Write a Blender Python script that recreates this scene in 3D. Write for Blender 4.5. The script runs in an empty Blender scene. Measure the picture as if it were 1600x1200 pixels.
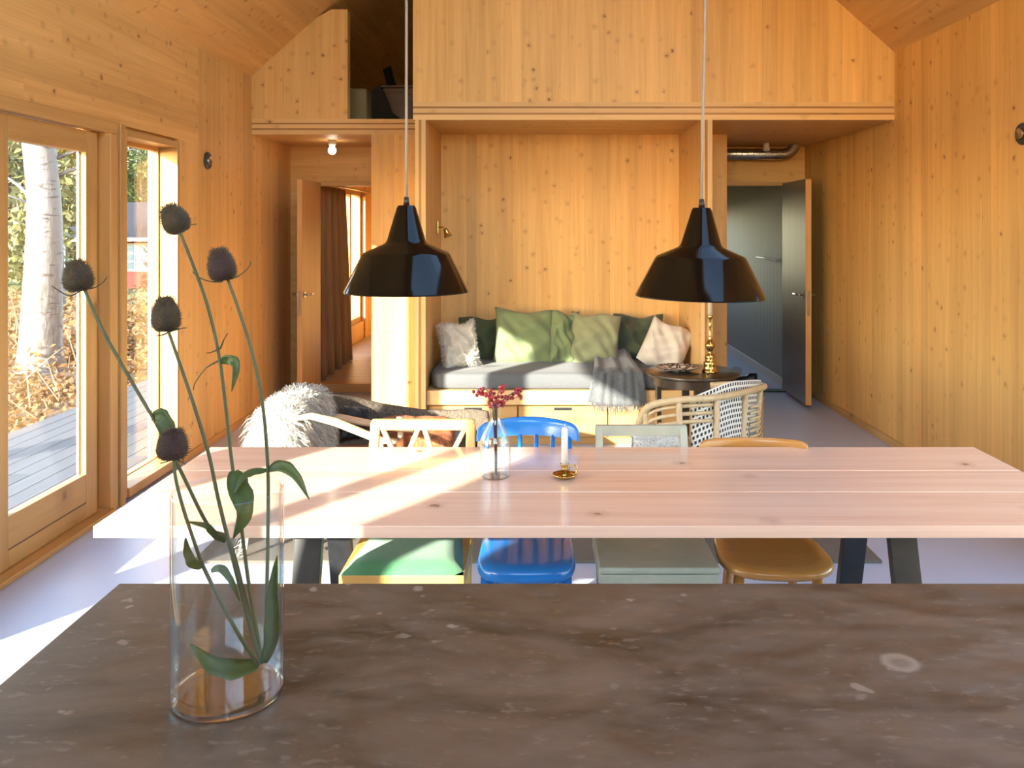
import bpy, math, random
from mathutils import Vector, Matrix, Euler
R = random.Random(7)
PI = math.pi
scn = bpy.context.scene
C = scn.collection

# ------------------------------------------------------------------ camera, sky, sun, exposure
F, CX, CY, H = 1350.0, 843.0, 355.0, 1.6          # focal length and vanishing point in a 1600x1200 frame, eye height
cam = bpy.data.cameras.new('camera'); cam.sensor_width = 36.0; cam.lens = F / 1600 * 36
cam.shift_x = -(CX - 800) / 1600; cam.shift_y = -(600 - CY) / 1600; cam.clip_start = .02; cam.clip_end = 400
co = bpy.data.objects.new('camera', cam); C.objects.link(co); co.location = (0, 0, H); co.rotation_euler = (PI/2, 0, 0); scn.camera = co

SUN_DIR = Vector((1, 1.5, -.559)).normalized()
world = bpy.data.worlds.new('sky'); scn.world = world; world.use_nodes = True
wn = world.node_tree; wn.nodes.clear()
bg = wn.nodes.new('ShaderNodeBackground'); wo = wn.nodes.new('ShaderNodeOutputWorld'); sk = wn.nodes.new('ShaderNodeTexSky')
sk.sky_type = 'NISHITA'; sk.sun_disc = False; sk.sun_elevation = math.radians(17.2); sk.sun_rotation = math.radians(180 + 33.7); sk.altitude = 0; sk.air_density = 1.0; sk.dust_density = 0.5
wn.links.new(sk.outputs[0], bg.inputs[0]); wn.links.new(bg.outputs[0], wo.inputs[0]); bg.inputs[1].default_value = 1.2

sun = bpy.data.lights.new('sun', 'SUN'); sun.energy = 18.0; sun.angle = math.radians(.7); sun.color = (1.0, .92, .80)
so = bpy.data.objects.new('sun', sun); C.objects.link(so); so.rotation_euler = SUN_DIR.to_track_quat('-Z', 'Y').to_euler(); so.location = (-6, -9, 6)

scn.view_settings.view_transform = 'Standard'; scn.view_settings.look = 'None'; scn.view_settings.gamma = 1.0
scn.view_settings.use_curve_mapping = False; scn.view_settings.exposure = 0.76
try:
    scn.cycles.use_denoising = True; scn.cycles.max_bounces = 14; scn.cycles.diffuse_bounces = 8; scn.cycles.transparent_max_bounces = 24
    scn.cycles.sample_clamp_indirect = 8.0; scn.cycles.caustics_reflective = False; scn.cycles.caustics_refractive = False
except Exception: pass

def portal(name, cx, cy, cz, w, h, rot):
    l = bpy.data.lights.new(name, 'AREA'); l.shape = 'RECTANGLE'; l.size = w; l.size_y = h
    l.cycles.is_portal = True
    o = bpy.data.objects.new(name, l); C.objects.link(o); o.location = (cx, cy, cz); o.rotation_euler = rot
TO_X = (0, -PI/2, 0)     # area light looking towards +X
TO_NX = (0, PI/2, 0)
for (y0, y1, z0, z1) in ((-.65, .95, 1.25, 2.2), (1.25, 2.85, .08, 2.19), (3.0, 4.93, .02, 2.19), (5.0, 5.78, .02, 2.17), (9.2, 12.0, .3, 2.1)):
    portal('daylight_portal', -2.68, (y0+y1)/2, (z0+z1)/2, z1-z0, y1-y0, TO_X)
portal('daylight_portal', 2.86, 2.3, 1.1, 2.15, 3.0, TO_NX)
portal('daylight_portal', -.01, -2.6, 2.8, 2.78, 2.2, (PI/2, 0, 0))
portal('daylight_portal', 1.9, 12.75, 1.35, 1.0, 1.5, (-PI/2, 0, 0))

# ------------------------------------------------------------------ helpers
def W(px, py, D): return Vector(((px - CX) * D / F, D, H - (py - CY) * D / F))

class MB:
    def __init__(s): s.v = []; s.f = []
    def add(s, vs, fs):
        n = len(s.v); s.v += [tuple(p) for p in vs]; s.f += [tuple(i + n for i in q) for q in fs]; return s
    def box(s, a, b):
        (x0, y0, z0), (x1, y1, z1) = a, b
        return s.add([(x0,y0,z0),(x1,y0,z0),(x1,y1,z0),(x0,y1,z0),(x0,y0,z1),(x1,y0,z1),(x1,y1,z1),(x0,y1,z1)],
                     [(0,3,2,1),(4,5,6,7),(0,1,5,4),(1,2,6,5),(2,3,7,6),(3,0,4,7)])
    def bar(s, p, q, w, t, up=(0,0,1)):           # a straight bar from p to q, w across, t along `up`
        p = Vector(p); q = Vector(q); d = (q - p).normalized(); u = Vector(up); sd = d.cross(u).normalized(); u = sd.cross(d).normalized()
        vs = []
        for e in (p, q):
            for a, b in ((-1,-1),(1,-1),(1,1),(-1,1)): vs.append(e + sd*(a*w/2) + u*(b*t/2))
        return s.add(vs, [(0,1,2,3),(7,6,5,4),(0,4,5,1),(1,5,6,2),(2,6,7,3),(3,7,4,0)])
    def tube(s, path, r, n=8, flat=1.0):
        P = [Vector(p) for p in path]; m = len(P)
        rs = r if isinstance(r, (list, tuple)) else [r] * m
        t0 = (P[1] - P[0]).normalized(); a = Vector((0,0,1)) if abs(t0.z) < .9 else Vector((1,0,0))
        nx = t0.cross(a).normalized(); vs = []; base = len(s.v)
        for i in range(m):
            t = (P[min(i+1, m-1)] - P[max(i-1, 0)]).normalized()
            nx = (nx - t * nx.dot(t)).normalized(); ny = t.cross(nx)
            for k in range(n):
                g = 2*PI*k/n; vs.append(P[i] + (nx*math.cos(g) + ny*math.sin(g)*flat) * rs[i])
        fs = []
        for i in range(m-1):
            for k in range(n): fs.append((i*n+k, i*n+(k+1)%n, (i+1)*n+(k+1)%n, (i+1)*n+k))
        fs.append(tuple(range(n-1, -1, -1))); fs.append(tuple((m-1)*n + k for k in range(n)))
        return s.add(vs, fs)
    def lathe(s, prof, n=32, c=(0,0,0), ex=1.0, ey=1.0):
        vs = []; fs = []; m = len(prof)
        for (r, z) in prof:
            for k in range(n): g = 2*PI*k/n; vs.append((c[0]+r*math.cos(g)*ex, c[1]+r*math.sin(g)*ey, c[2]+z))
        for i in range(m-1):
            for k in range(n): fs.append((i*n+k, i*n+(k+1)%n, (i+1)*n+(k+1)%n, (i+1)*n+k))
        if prof[0][0] > 1e-5: fs.append(tuple(range(n-1, -1, -1)))
        if prof[-1][0] > 1e-5: fs.append(tuple((m-1)*n+k for k in range(n)))
        return s.add(vs, fs)
    def ring(s, prof, n=32, c=(0,0,0)):           # closed profile: a solid of revolution without caps
        vs = []; fs = []; m = len(prof)
        for (r, z) in prof:
            for k in range(n): g = 2*PI*k/n; vs.append((c[0]+r*math.cos(g), c[1]+r*math.sin(g), c[2]+z))
        for i in range(m):
            j = (i+1) % m
            for k in range(n): fs.append((i*n+k, i*n+(k+1)%n, j*n+(k+1)%n, j*n+k))
        return s.add(vs, fs)
    def prism(s, poly, y0, y1, ax='y'):           # poly of (x,z) pushed along y, or (x,y) along z, or (y,z) along x
        m = len(poly)
        def P(a, b, t): return (a, t, b) if ax == 'y' else (a, b, t) if ax == 'z' else (t, a, b)
        vs = [P(a, b, y0) for a, b in poly] + [P(a, b, y1) for a, b in poly]
        fs = [tuple(range(m)), tuple(range(2*m-1, m-1, -1))] + [(i, (i+1)%m, m+(i+1)%m, m+i) for i in range(m)]
        return s.add(vs, fs)
    def sheet(s, g):                              # grid of points
        n = len(g[0]); vs = [p for row in g for p in row]; fs = []
        for i in range(len(g)-1):
            for j in range(n-1): fs.append((i*n+j, i*n+j+1, (i+1)*n+j+1, (i+1)*n+j))
        return s.add(vs, fs)
    def mesh(s, name, smooth=False):
        me = bpy.data.meshes.new(name); me.from_pydata(s.v, [], s.f); me.update()
        import bmesh
        bm = bmesh.new(); bm.from_mesh(me); bmesh.ops.recalc_face_normals(bm, faces=bm.faces); bm.to_mesh(me); bm.free()
        if smooth: me.polygons.foreach_set('use_smooth', [True]*len(me.polygons))
        return me
    def build(s, name, m, parent=None, loc=(0,0,0), rot=(0,0,0), smooth=False, bevel=0, solid=0, sub=0, auto=0):
        return put(name, s.mesh(name, smooth), m, parent, loc, rot, bevel, solid, sub, auto)

def put(name, me, m, parent=None, loc=(0,0,0), rot=(0,0,0), bevel=0, solid=0, sub=0, auto=0):
    if m and not me.materials: me.materials.append(m)
    o = bpy.data.objects.new(name, me); C.objects.link(o); o.location = loc; o.rotation_euler = rot
    if parent: o.parent = parent
    if solid: d = o.modifiers.new('solid', 'SOLIDIFY'); d.thickness = solid; d.offset = 0
    if sub: d = o.modifiers.new('sub', 'SUBSURF'); d.levels = sub; d.render_levels = sub
    if bevel: d = o.modifiers.new('bevel', 'BEVEL'); d.width = bevel; d.segments = 2; d.limit_method = 'ANGLE'
    if auto:
        me.polygons.foreach_set('use_smooth', [True]*len(me.polygons))
        try: me.set_sharp_from_angle(angle=math.radians(auto))
        except Exception: pass
    return o
def tag(o, label, cat, group=None, kind=None):
    o['label'] = label; o['category'] = cat
    if group: o['group'] = group
    if kind: o['kind'] = kind
    return o
def thing(name, label, cat, loc=(0,0,0), rot=(0,0,0), group=None, kind=None):
    o = bpy.data.objects.new(name, None); C.objects.link(o); o.location = loc; o.rotation_euler = rot; o.empty_display_size = .05
    return tag(o, label, cat, group, kind)

# ------------------------------------------------------------------ materials
MATS = {}
def new(name):
    m = bpy.data.materials.new(name); m.use_nodes = True; nt = m.node_tree; MATS[name] = m
    return m, nt, nt.nodes['Principled BSDF'], nt.nodes['Material Output']
def N(nt, t, **kw):
    n = nt.nodes.new('ShaderNode' + t)
    for k, v in kw.items():
        if k in ('i',):
            for a, b in v.items(): n.inputs[a].default_value = b
        else: setattr(n, k, v)
    return n
def c4(c): return (c[0], c[1], c[2], 1)
def srgb(r, g, b): return tuple(((u/255)/12.92 if u/255 <= .04045 else ((u/255+.055)/1.055)**2.4) for u in (r, g, b))
def mix(nt, fac, a, b, mode='MIX'):
    n = N(nt, 'Mix', data_type='RGBA', blend_type=mode); L = nt.links.new
    for s, v in ((0, fac), (6, a), (7, b)):
        if hasattr(v, 'links'): L(v, n.inputs[s])
        else: n.inputs[s].default_value = v if not isinstance(v, tuple) or len(v) != 3 else c4(v)
    return n.outputs[2]
def plain(name, c1, c2=None, scale=20, rough=.5, bump=0, metal=0, stretch=(1,1,1), detail=4, coat=0, spec=.5, bscale=None, sheen=0):
    m, nt, b, out = new(name); L = nt.links.new
    tc = N(nt, 'TexCoord'); mp = N(nt, 'Mapping'); mp.inputs['Scale'].default_value = stretch; L(tc.outputs['Object'], mp.inputs[0])
    no = N(nt, 'TexNoise', i={'Scale': scale, 'Detail': detail}); L(mp.outputs[0], no.inputs['Vector'])
    if c2 is None: c2 = tuple(u*.9 for u in c1)
    rmp = N(nt, 'MapRange', i={1: .3, 2: .7}); L(no.outputs[0], rmp.inputs[0])
    L(mix(nt, rmp.outputs[0], c1, c2), b.inputs['Base Color'])
    b.inputs['Roughness'].default_value = rough; b.inputs['Metallic'].default_value = metal; b.inputs['Coat Weight'].default_value = coat
    b.inputs['Specular IOR Level'].default_value = spec
    if sheen: b.inputs['Sheen Weight'].default_value = sheen
    if bump:
        bn = N(nt, 'TexNoise', i={'Scale': bscale or scale, 'Detail': 3}); L(mp.outputs[0], bn.inputs['Vector'])
        bp = N(nt, 'Bump', i={'Strength': bump, 'Distance': .004}); L(bn.outputs[0], bp.inputs['Height']); L(bp.outputs[0], b.inputs['Normal'])
    return m
def wood(name, axis, lo, hi, knots=8.0, var=.10, rough=.55, fine=.35, knot_col=(.20,.085,.03), coat=0, spec=.4, keep=.3):
    m, nt, b, out = new(name); L = nt.links.new
    tc = N(nt, 'TexCoord'); oi = N(nt, 'ObjectInfo')
    sc = N(nt, 'VectorMath', operation='SCALE'); sc.inputs[0].default_value = (37.1, 53.7, 91.3); L(oi.outputs['Random'], sc.inputs['Scale'])
    ad = N(nt, 'VectorMath', operation='ADD'); L(tc.outputs['Object'], ad.inputs[0]); L(sc.outputs[0], ad.inputs[1])
    def stretched(al, ac):
        mp = N(nt, 'Mapping'); mp.inputs['Scale'].default_value = tuple(al if 'xyz'[k] == axis else ac for k in range(3)); L(ad.outputs[0], mp.inputs[0]); return mp.outputs[0]
    g1 = N(nt, 'TexNoise', i={'Scale': 1, 'Detail': 3, 'Distortion': .5}); L(stretched(.7, 16), g1.inputs['Vector'])
    g2 = N(nt, 'TexNoise', i={'Scale': 1, 'Detail': 2}); L(stretched(3, 160), g2.inputs['Vector'])
    mx = N(nt, 'Math', operation='MULTIPLY_ADD'); mx.inputs[1].default_value = fine; L(g2.outputs[0], mx.inputs[0])
    s2 = N(nt, 'Math', operation='MULTIPLY'); s2.inputs[1].default_value = 1-fine; L(g1.outputs[0], s2.inputs[0]); L(s2.outputs[0], mx.inputs[2])
    mr = N(nt, 'MapRange', i={1: .32, 2: .68}); L(mx.outputs[0], mr.inputs[0])
    col = mix(nt, mr.outputs[0], lo, hi)
    wnz = N(nt, 'TexWhiteNoise', noise_dimensions='1D'); m7 = N(nt, 'Math', operation='MULTIPLY'); m7.inputs[1].default_value = 771.3; L(oi.outputs['Random'], m7.inputs[0]); L(m7.outputs[0], wnz.inputs['W'])
    vr = N(nt, 'MapRange', i={1: 0, 2: 1, 3: 1-var, 4: 1+var}); L(wnz.outputs[0], vr.inputs[0])
    cb = N(nt, 'CombineXYZ')
    for k in range(3): L(vr.outputs[0], cb.inputs[k])
    col = mix(nt, 1.0, col, cb.outputs[0], 'MULTIPLY')
    if knots:
        vo = N(nt, 'TexVoronoi', i={'Scale': knots, 'Randomness': 1.0}); 
        wob = N(nt, 'TexNoise', i={'Scale': 60, 'Detail': 1}); L(ad.outputs[0], wob.inputs['Vector'])
        wv = N(nt, 'VectorMath', operation='MULTIPLY_ADD'); wv.inputs[1].default_value = (.03,)*3; L(wob.outputs[1], wv.inputs[0]); L(ad.outputs[0], wv.inputs[2]); L(wv.outputs[0], vo.inputs['Vector'])
        sx = N(nt, 'SeparateXYZ'); L(vo.outputs['Color'], sx.inputs[0])
        kr = N(nt, 'MapRange', i={1: 0, 2: 1, 3: .05, 4: .125}); L(sx.outputs[1], kr.inputs[0]); kd = N(nt, 'Math', operation='SUBTRACT'); L(vo.outputs['Distance'], kd.inputs[0]); L(kr.outputs[0], kd.inputs[1])
        kn = N(nt, 'MapRange', i={1: -.05, 2: .01, 3: .9, 4: 0}); L(kd.outputs[0], kn.inputs[0])
        th = N(nt, 'Math', operation='GREATER_THAN'); th.inputs[1].default_value = keep; L(sx.outputs[0], th.inputs[0])
        ml = N(nt, 'Math', operation='MULTIPLY'); L(kn.outputs[0], ml.inputs[0]); L(th.outputs[0], ml.inputs[1])
        ha = N(nt, 'MapRange', i={1: .1, 2: .28, 3: .35, 4: 0}); L(vo.outputs['Distance'], ha.inputs[0])
        m2 = N(nt, 'Math', operation='MULTIPLY'); L(ha.outputs[0], m2.inputs[0]); L(th.outputs[0], m2.inputs[1])
        col = mix(nt, m2.outputs[0], col, tuple(u*.6 for u in lo)); col = mix(nt, ml.outputs[0], col, knot_col)
    L(col, b.inputs['Base Color']); b.inputs['Roughness'].default_value = rough; b.inputs['Specular IOR Level'].default_value = spec; b.inputs['Coat Weight'].default_value = coat; b.inputs['Coat Roughness'].default_value = .12
    bp = N(nt, 'Bump', i={'Strength': .12, 'Distance': .002}); L(g2.outputs[0], bp.inputs['Height']); L(bp.outputs[0], b.inputs['Normal'])
    return m

CLT_LO, CLT_HI = (.56, .305, .094), (.72, .428, .155)
clt = {a: wood('spruce_panel_' + a, a, CLT_LO, CLT_HI, knots=9.0, keep=.15) for a in 'xyz'}
FR_LO, FR_HI = (.44, .235, .075), (.56, .32, .115)
frame_w = {a: wood('pine_frame_' + a, a, FR_LO, FR_HI, knots=2.5, rough=.4, var=.05) for a in 'xyz'}
edge_light = wood('slab_edge_light', 'x', (.58,.34,.13), (.70,.44,.19), knots=6)
edge_dark = wood('slab_edge_dark', 'x', (.28,.12,.032), (.40,.19,.06), knots=6)
edge_light_z = wood('post_edge_light', 'z', (.58,.34,.13), (.70,.44,.19), knots=6)
edge_dark_z = wood('post_edge_dark', 'z', (.28,.12,.032), (.40,.19,.06), knots=6)
door_w = wood('door_veneer', 'z', (.42,.21,.075), (.52,.28,.11), knots=0, rough=.45, var=.03)
table_w = wood('dining_tabletop', 'x', (.68,.44,.32), (.80,.57,.45), knots=6, keep=.7, rough=.24, var=.05, spec=.5, knot_col=(.22,.10,.05), coat=.35)
deck_w = wood('grey_deck', 'y', (.05,.053,.058), (.085,.088,.095), knots=0, rough=.7, var=.10)

def floor_mat(name, base, spk):
    m, nt, b, o = new(name); L = nt.links.new; tc = N(nt, 'TexCoord')
    n1 = N(nt, 'TexNoise', i={'Scale': 3, 'Detail': 5}); L(tc.outputs['Object'], n1.inputs['Vector'])
    vo = N(nt, 'TexVoronoi', i={'Scale': 60.0}); L(tc.outputs['Object'], vo.inputs['Vector'])
    kn = N(nt, 'MapRange', i={1: .08, 2: .16, 3: 1, 4: 0}); L(vo.outputs['Distance'], kn.inputs[0])
    sx = N(nt, 'SeparateXYZ'); L(vo.outputs['Color'], sx.inputs[0]); th = N(nt, 'Math', operation='GREATER_THAN'); th.inputs[1].default_value = .6; L(sx.outputs[0], th.inputs[0])
    ml = N(nt, 'Math', operation='MULTIPLY'); L(kn.outputs[0], ml.inputs[0]); L(th.outputs[0], ml.inputs[1])
    c = mix(nt, n1.outputs[0], base, tuple(u*.86 for u in base)); c = mix(nt, ml.outputs[0], c, spk)
    L(c, b.inputs['Base Color']); b.inputs['Roughness'].default_value = .38; b.inputs['Specular IOR Level'].default_value = .45
    return m
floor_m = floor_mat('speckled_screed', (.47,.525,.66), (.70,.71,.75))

def counter_mat():
    m, nt, b, o = new('patinated_stone'); L = nt.links.new; tc = N(nt, 'TexCoord'); mp = N(nt, 'Mapping'); mp.inputs['Scale'].default_value = (1, 2.2, 1); L(tc.outputs['Object'], mp.inputs[0])
    n1 = N(nt, 'TexNoise', i={'Scale': 2.2, 'Detail': 8, 'Roughness': .62, 'Distortion': .6}); L(mp.outputs[0], n1.inputs['Vector'])
    n2 = N(nt, 'TexNoise', i={'Scale': 9, 'Detail': 6, 'Roughness': .7}); L(mp.outputs[0], n2.inputs['Vector'])
    r1 = N(nt, 'MapRange', i={1: .38, 2: .64}); L(n1.outputs[0], r1.inputs[0]); r2 = N(nt, 'MapRange', i={1: .40, 2: .68}); L(n2.outputs[0], r2.inputs[0])
    c = mix(nt, r1.outputs[0], (.046,.031,.016), (.145,.104,.070)); h = N(nt, 'Math', operation='MULTIPLY'); h.inputs[1].default_value = .5; L(r2.outputs[0], h.inputs[0])
    c = mix(nt, h.outputs[0], c, (.155,.120,.092))
    # pale stains: rings and blotches, in clusters
    vo = N(nt, 'TexVoronoi', i={'Scale': 19.0}); wv = N(nt, 'VectorMath', operation='MULTIPLY_ADD'); wv.inputs[1].default_value = (.055,)*3
    n4 = N(nt, 'TexNoise', i={'Scale': 22, 'Detail': 2}); L(tc.outputs['Object'], n4.inputs['Vector']); L(n4.outputs[1], wv.inputs[0]); L(tc.outputs['Object'], wv.inputs[2]); L(wv.outputs[0], vo.inputs['Vector'])
    kn = N(nt, 'MapRange', i={1: .12, 2: .2, 3: 1, 4: 0}); L(vo.outputs['Distance'], kn.inputs[0])
    n3 = N(nt, 'TexNoise', i={'Scale': 3.3, 'Detail': 1}); L(tc.outputs['Object'], n3.inputs['Vector']); r3 = N(nt, 'MapRange', i={1: .52, 2: .62}); L(n3.outputs[0], r3.inputs[0])
    q = N(nt, 'Math', operation='MULTIPLY'); L(kn.outputs[0], q.inputs[0]); L(r3.outputs[0], q.inputs[1]); q2 = N(nt, 'Math', operation='MULTIPLY'); q2.inputs[1].default_value = .75; L(q.outputs[0], q2.inputs[0])
    c = mix(nt, q2.outputs[0], c, (.30,.26,.21))
    # light blotches and scuffs
    n5 = N(nt, 'TexNoise', i={'Scale': 34, 'Detail': 3, 'Roughness': .6}); L(mp.outputs[0], n5.inputs['Vector']); r5 = N(nt, 'MapRange', i={1: .60, 2: .70, 3: 0, 4: .55}); L(n5.outputs[0], r5.inputs[0])
    c = mix(nt, r5.outputs[0], c, (.20,.16,.125))
    ds = N(nt, 'VectorMath', operation='DISTANCE'); ds.inputs[1].default_value = (.285, .244, .9); wv2 = N(nt, 'VectorMath', operation='MULTIPLY_ADD'); wv2.inputs[1].default_value = (.010,)*3; L(n5.outputs[1], wv2.inputs[0]); L(tc.outputs['Object'], wv2.inputs[2]); L(wv2.outputs[0], ds.inputs[0])
    rg1 = N(nt, 'MapRange', i={1: .026, 2: .034, 3: 1, 4: 0}); L(ds.outputs['Value'], rg1.inputs[0]); rg2 = N(nt, 'MapRange', i={1: .012, 2: .024, 3: .35, 4: .85}); L(ds.outputs['Value'], rg2.inputs[0])
    rg = N(nt, 'Math', operation='MULTIPLY'); L(rg1.outputs[0], rg.inputs[0]); L(rg2.outputs[0], rg.inputs[1]); c = mix(nt, rg.outputs[0], c, (.27,.23,.185))
    L(c, b.inputs['Base Color']); rr = N(nt, 'MapRange', i={1: .3, 2: .7, 3: .30, 4: .52}); L(n2.outputs[0], rr.inputs[0]); L(rr.outputs[0], b.inputs['Roughness'])
    bp = N(nt, 'Bump', i={'Strength': .12, 'Distance': .003}); L(n2.outputs[0], bp.inputs['Height']); L(bp.outputs[0], b.inputs['Normal'])
    return m
counter_m = counter_mat()

def glass_mat(name, tint=(.97,.99,.98), edge=.0, k=1.0, blend=.35, edge_col=(.55,.62,.60)):
    m, nt, b, o = new(name); L = nt.links.new; nt.nodes.remove(b)
    tr = N(nt, 'BsdfTransparent'); tr.inputs[0].default_value = c4(tint); gl = N(nt, 'BsdfGlossy'); gl.inputs['Roughness'].default_value = .02
    lf = N(nt, 'LayerWeight', i={0: .5}); p5 = N(nt, 'Math', operation='POWER'); p5.inputs[1].default_value = 5; L(lf.outputs['Facing'], p5.inputs[0])
    sc = N(nt, 'Math', operation='MULTIPLY_ADD', use_clamp=True); sc.inputs[1].default_value = .9*k; sc.inputs[2].default_value = .04*k; L(p5.outputs[0], sc.inputs[0]); ms = N(nt, 'MixShader')
    if edge:
        lw = N(nt, 'LayerWeight', i={0: blend}); p = N(nt, 'Math', operation='POWER'); p.inputs[1].default_value = 3; L(lw.outputs['Facing'], p.inputs[0])
        pm = N(nt, 'Math', operation='MULTIPLY'); pm.inputs[1].default_value = edge; L(p.outputs[0], pm.inputs[0])
        L(mix(nt, pm.outputs[0], tint, edge_col), tr.inputs[0])
    L(sc.outputs[0], ms.inputs[0]); L(tr.outputs[0], ms.inputs[1]); L(gl.outputs[0], ms.inputs[2]); L(ms.outputs[0], o.inputs[0])
    return m
pane_m = glass_mat('window_glass', k=.8)
vase_m = glass_mat('clear_glass', (.985,.992,.99), edge=.55, k=1.5, edge_col=(.66,.73,.71))

white_p = plain('white_paint', (.75,.74,.70), (.68,.67,.63), 8, .5)
black_enamel = plain('black_enamel', (.003,.0025,.002), (.005,.004,.003), 5, .10, coat=.0, spec=.3)
lamp_inner = plain('lamp_inner_white', (.75,.74,.72), None, 5, .4)
cable_m = plain('grey_cable', (.33,.29,.27), None, 30, .6)
black_steel = plain('black_steel', (.012,.013,.014), (.02,.02,.022), 30, .38)
brass_m = plain('polished_brass', (.62,.42,.14), (.50,.33,.10), 12, .2, metal=1)
steel_m = plain('galvanised_duct', (.55,.55,.52), (.42,.42,.40), 14, .3, metal=1)
chrome_m = plain('nickel', (.45,.42,.38), None, 14, .25, metal=1)
dark_metal = plain('dark_round_fitting', (.05,.045,.04), None, 14, .4)

# ------------------------------------------------------------------ the setting: shell of the room
XL, XR = -2.42, 2.58
EAVE, RIDGE_X, SLOPE = 2.87, .08, .90
def roof_z(x): return EAVE + SLOPE * (x - XL) if x < RIDGE_X else EAVE + SLOPE * (XR - x)
YB, YE = -2.4, 12.6
def struct(name, label, cat, mb=None, m=None, **kw):
    if mb: o = mb.build(name, m, **kw)
    else: o = thing(name, label, cat)
    return tag(o, label, cat, kind='structure')

struct('floor', 'pale grey speckled screed floor of the open room', 'floor', MB().box((XL-.2, YB, -.2), (XR+.2, YE, 0)), floor_m)

# left wall: carrier with openings, faced with solid timber lamellas
LO = [(-.65, .95, 1.25, 2.2), (1.25, 2.85, .08, 2.19), (3.0, 4.93, .0, 2.19), (5.0, 5.78, .02, 2.17), (9.2, 12.0, .3, 2.1)]
mb = MB(); y = YB
for (y0, y1, z0, z1) in LO:
    mb.box((XL-.2, y, 0), (XL-.02, y0, EAVE))
    if z0 > 0: mb.box((XL-.2, y0, 0), (XL-.02, y1, z0))
    mb.box((XL-.2, y0, z1), (XL-.02, y1, EAVE)); y = y1
mb.box((XL-.2, y, 0), (XL-.02, YE, EAVE))
wl = struct('wall_left', 'solid spruce wall with glazed terrace doors along its length', 'wall', mb, clt['z'])
def plank(parent, a, b, m, name='plank'):
    a = Vector(a); b = Vector(b); c = (a+b)/2; h = (b-a)/2
    return MB().box(tuple(-h), tuple(h)).build(name, m, parent, loc=c)
def jit(): return R.uniform(0, .0012)
z = 2.19; k = 0
while z < EAVE - .01:                                   # horizontal lamellas over the glazing
    h = min(R.uniform(.10, .135), EAVE - z)
    if EAVE - z - h < .05: h = EAVE - z
    for (ya, yb_) in ((YB, 1.1+R.uniform(-.4,.4)), (None, 3.9+R.uniform(-.5,.5)), (None, 6.13)):
        ya = ya if ya is not None else yprev
        plank(wl, (XL-.02, ya, z), (XL+jit(), yb_, z+h), clt['y']); yprev = yb_
    z += h
def uprights(parent, y0, y1, z0, z1, side):
    y = y0
    while y < y1 - .005:
        w = min(R.uniform(.095, .135), y1-y)
        if y1-y-w < .05: w = y1-y
        if side < 0: plank(parent, (XL-.02, y, z0), (XL+jit(), y+w, z1), clt['z'])
        else: plank(parent, (XR-jit(), y, z0), (XR+.02, y+w, z1), clt['z'])
        y += w
uprights(wl, 5.78, 6.13, 0, 2.19, -1); uprights(wl, 6.13, 9.2, 0, EAVE, -1)
uprights(wl, 4.93, 5.0, 0, 2.19, -1); uprights(wl, 2.85, 3.0, 0, 2.19, -1); uprights(wl, .95, 1.25, 0, 2.19, -1); uprights(wl, YB, -.65, 0, 2.19, -1)
uprights(wl, 12.0, YE, 0, EAVE, -1)
plank(wl, (XL-.02, -.65, 0), (XL, .95, 1.25), clt['y'])

# right wall with a wide window beside the camera, out of the picture
mb = MB().box((XR+.02, YB, 0), (XR+.2, .8, EAVE)).box((XR+.02, .8, 2.19), (XR+.2, 3.8, EAVE)).box((XR+.02, 3.8, 0), (XR+.2, 8.5, EAVE))
wr = struct('wall_right', 'solid spruce wall of upright boards with small knots, facing the windows', 'wall', mb, clt['z'])
uprights(wr, 3.8, 8.4, 0, EAVE, 1); uprights(wr, YB, .8, 0, EAVE, 1); plank(wr, (XR, .8, 2.19), (XR+.02, 3.8, EAVE), clt['y'])
GX0, GX1, GZ0, GZ1 = -1.4, 1.38, 1.7, 3.9
struct('wall_back', 'timber gable wall with an added high opening behind the island', 'wall', MB().box((XL-.2, YB-.15, 0), (XR+.2, YB, GZ0))
       .prism([(XL-.2, GZ0), (GX0, GZ0), (GX0, roof_z(GX0)+.1), (XL-.2, EAVE)], YB-.15, YB).prism([(GX1, GZ0), (XR+.2, GZ0), (XR+.2, EAVE), (GX1, roof_z(GX1)+.1)], YB-.15, YB)
       .prism([(GX0, GZ1), (GX1, GZ1), (GX1, roof_z(GX1)+.1), (RIDGE_X, roof_z(RIDGE_X)+.1), (GX0, roof_z(GX0)+.1)], YB-.15, YB), clt['z'])
struct('wall_end', 'timber end wall beyond the hall rooms', 'wall', MB().box((XL-.2, YE, 0), (1.15, YE+.15, 2.4)).box((1.15, YE, 0), (2.65, YE+.15, .85)).box((1.15, YE, 1.85), (2.65, YE+.15, 2.4)).box((2.65, YE, 0), (2.8, YE+.15, 2.4))
       .prism([(XL-.2, 2.4), (XR+.2, 2.4), (XR+.2, EAVE), (RIDGE_X, roof_z(RIDGE_X)+.1), (XL-.2, EAVE)], YE, YE+.15), clt['z'])  # unseen opening added here, lets cool sky light into the grey room

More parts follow.
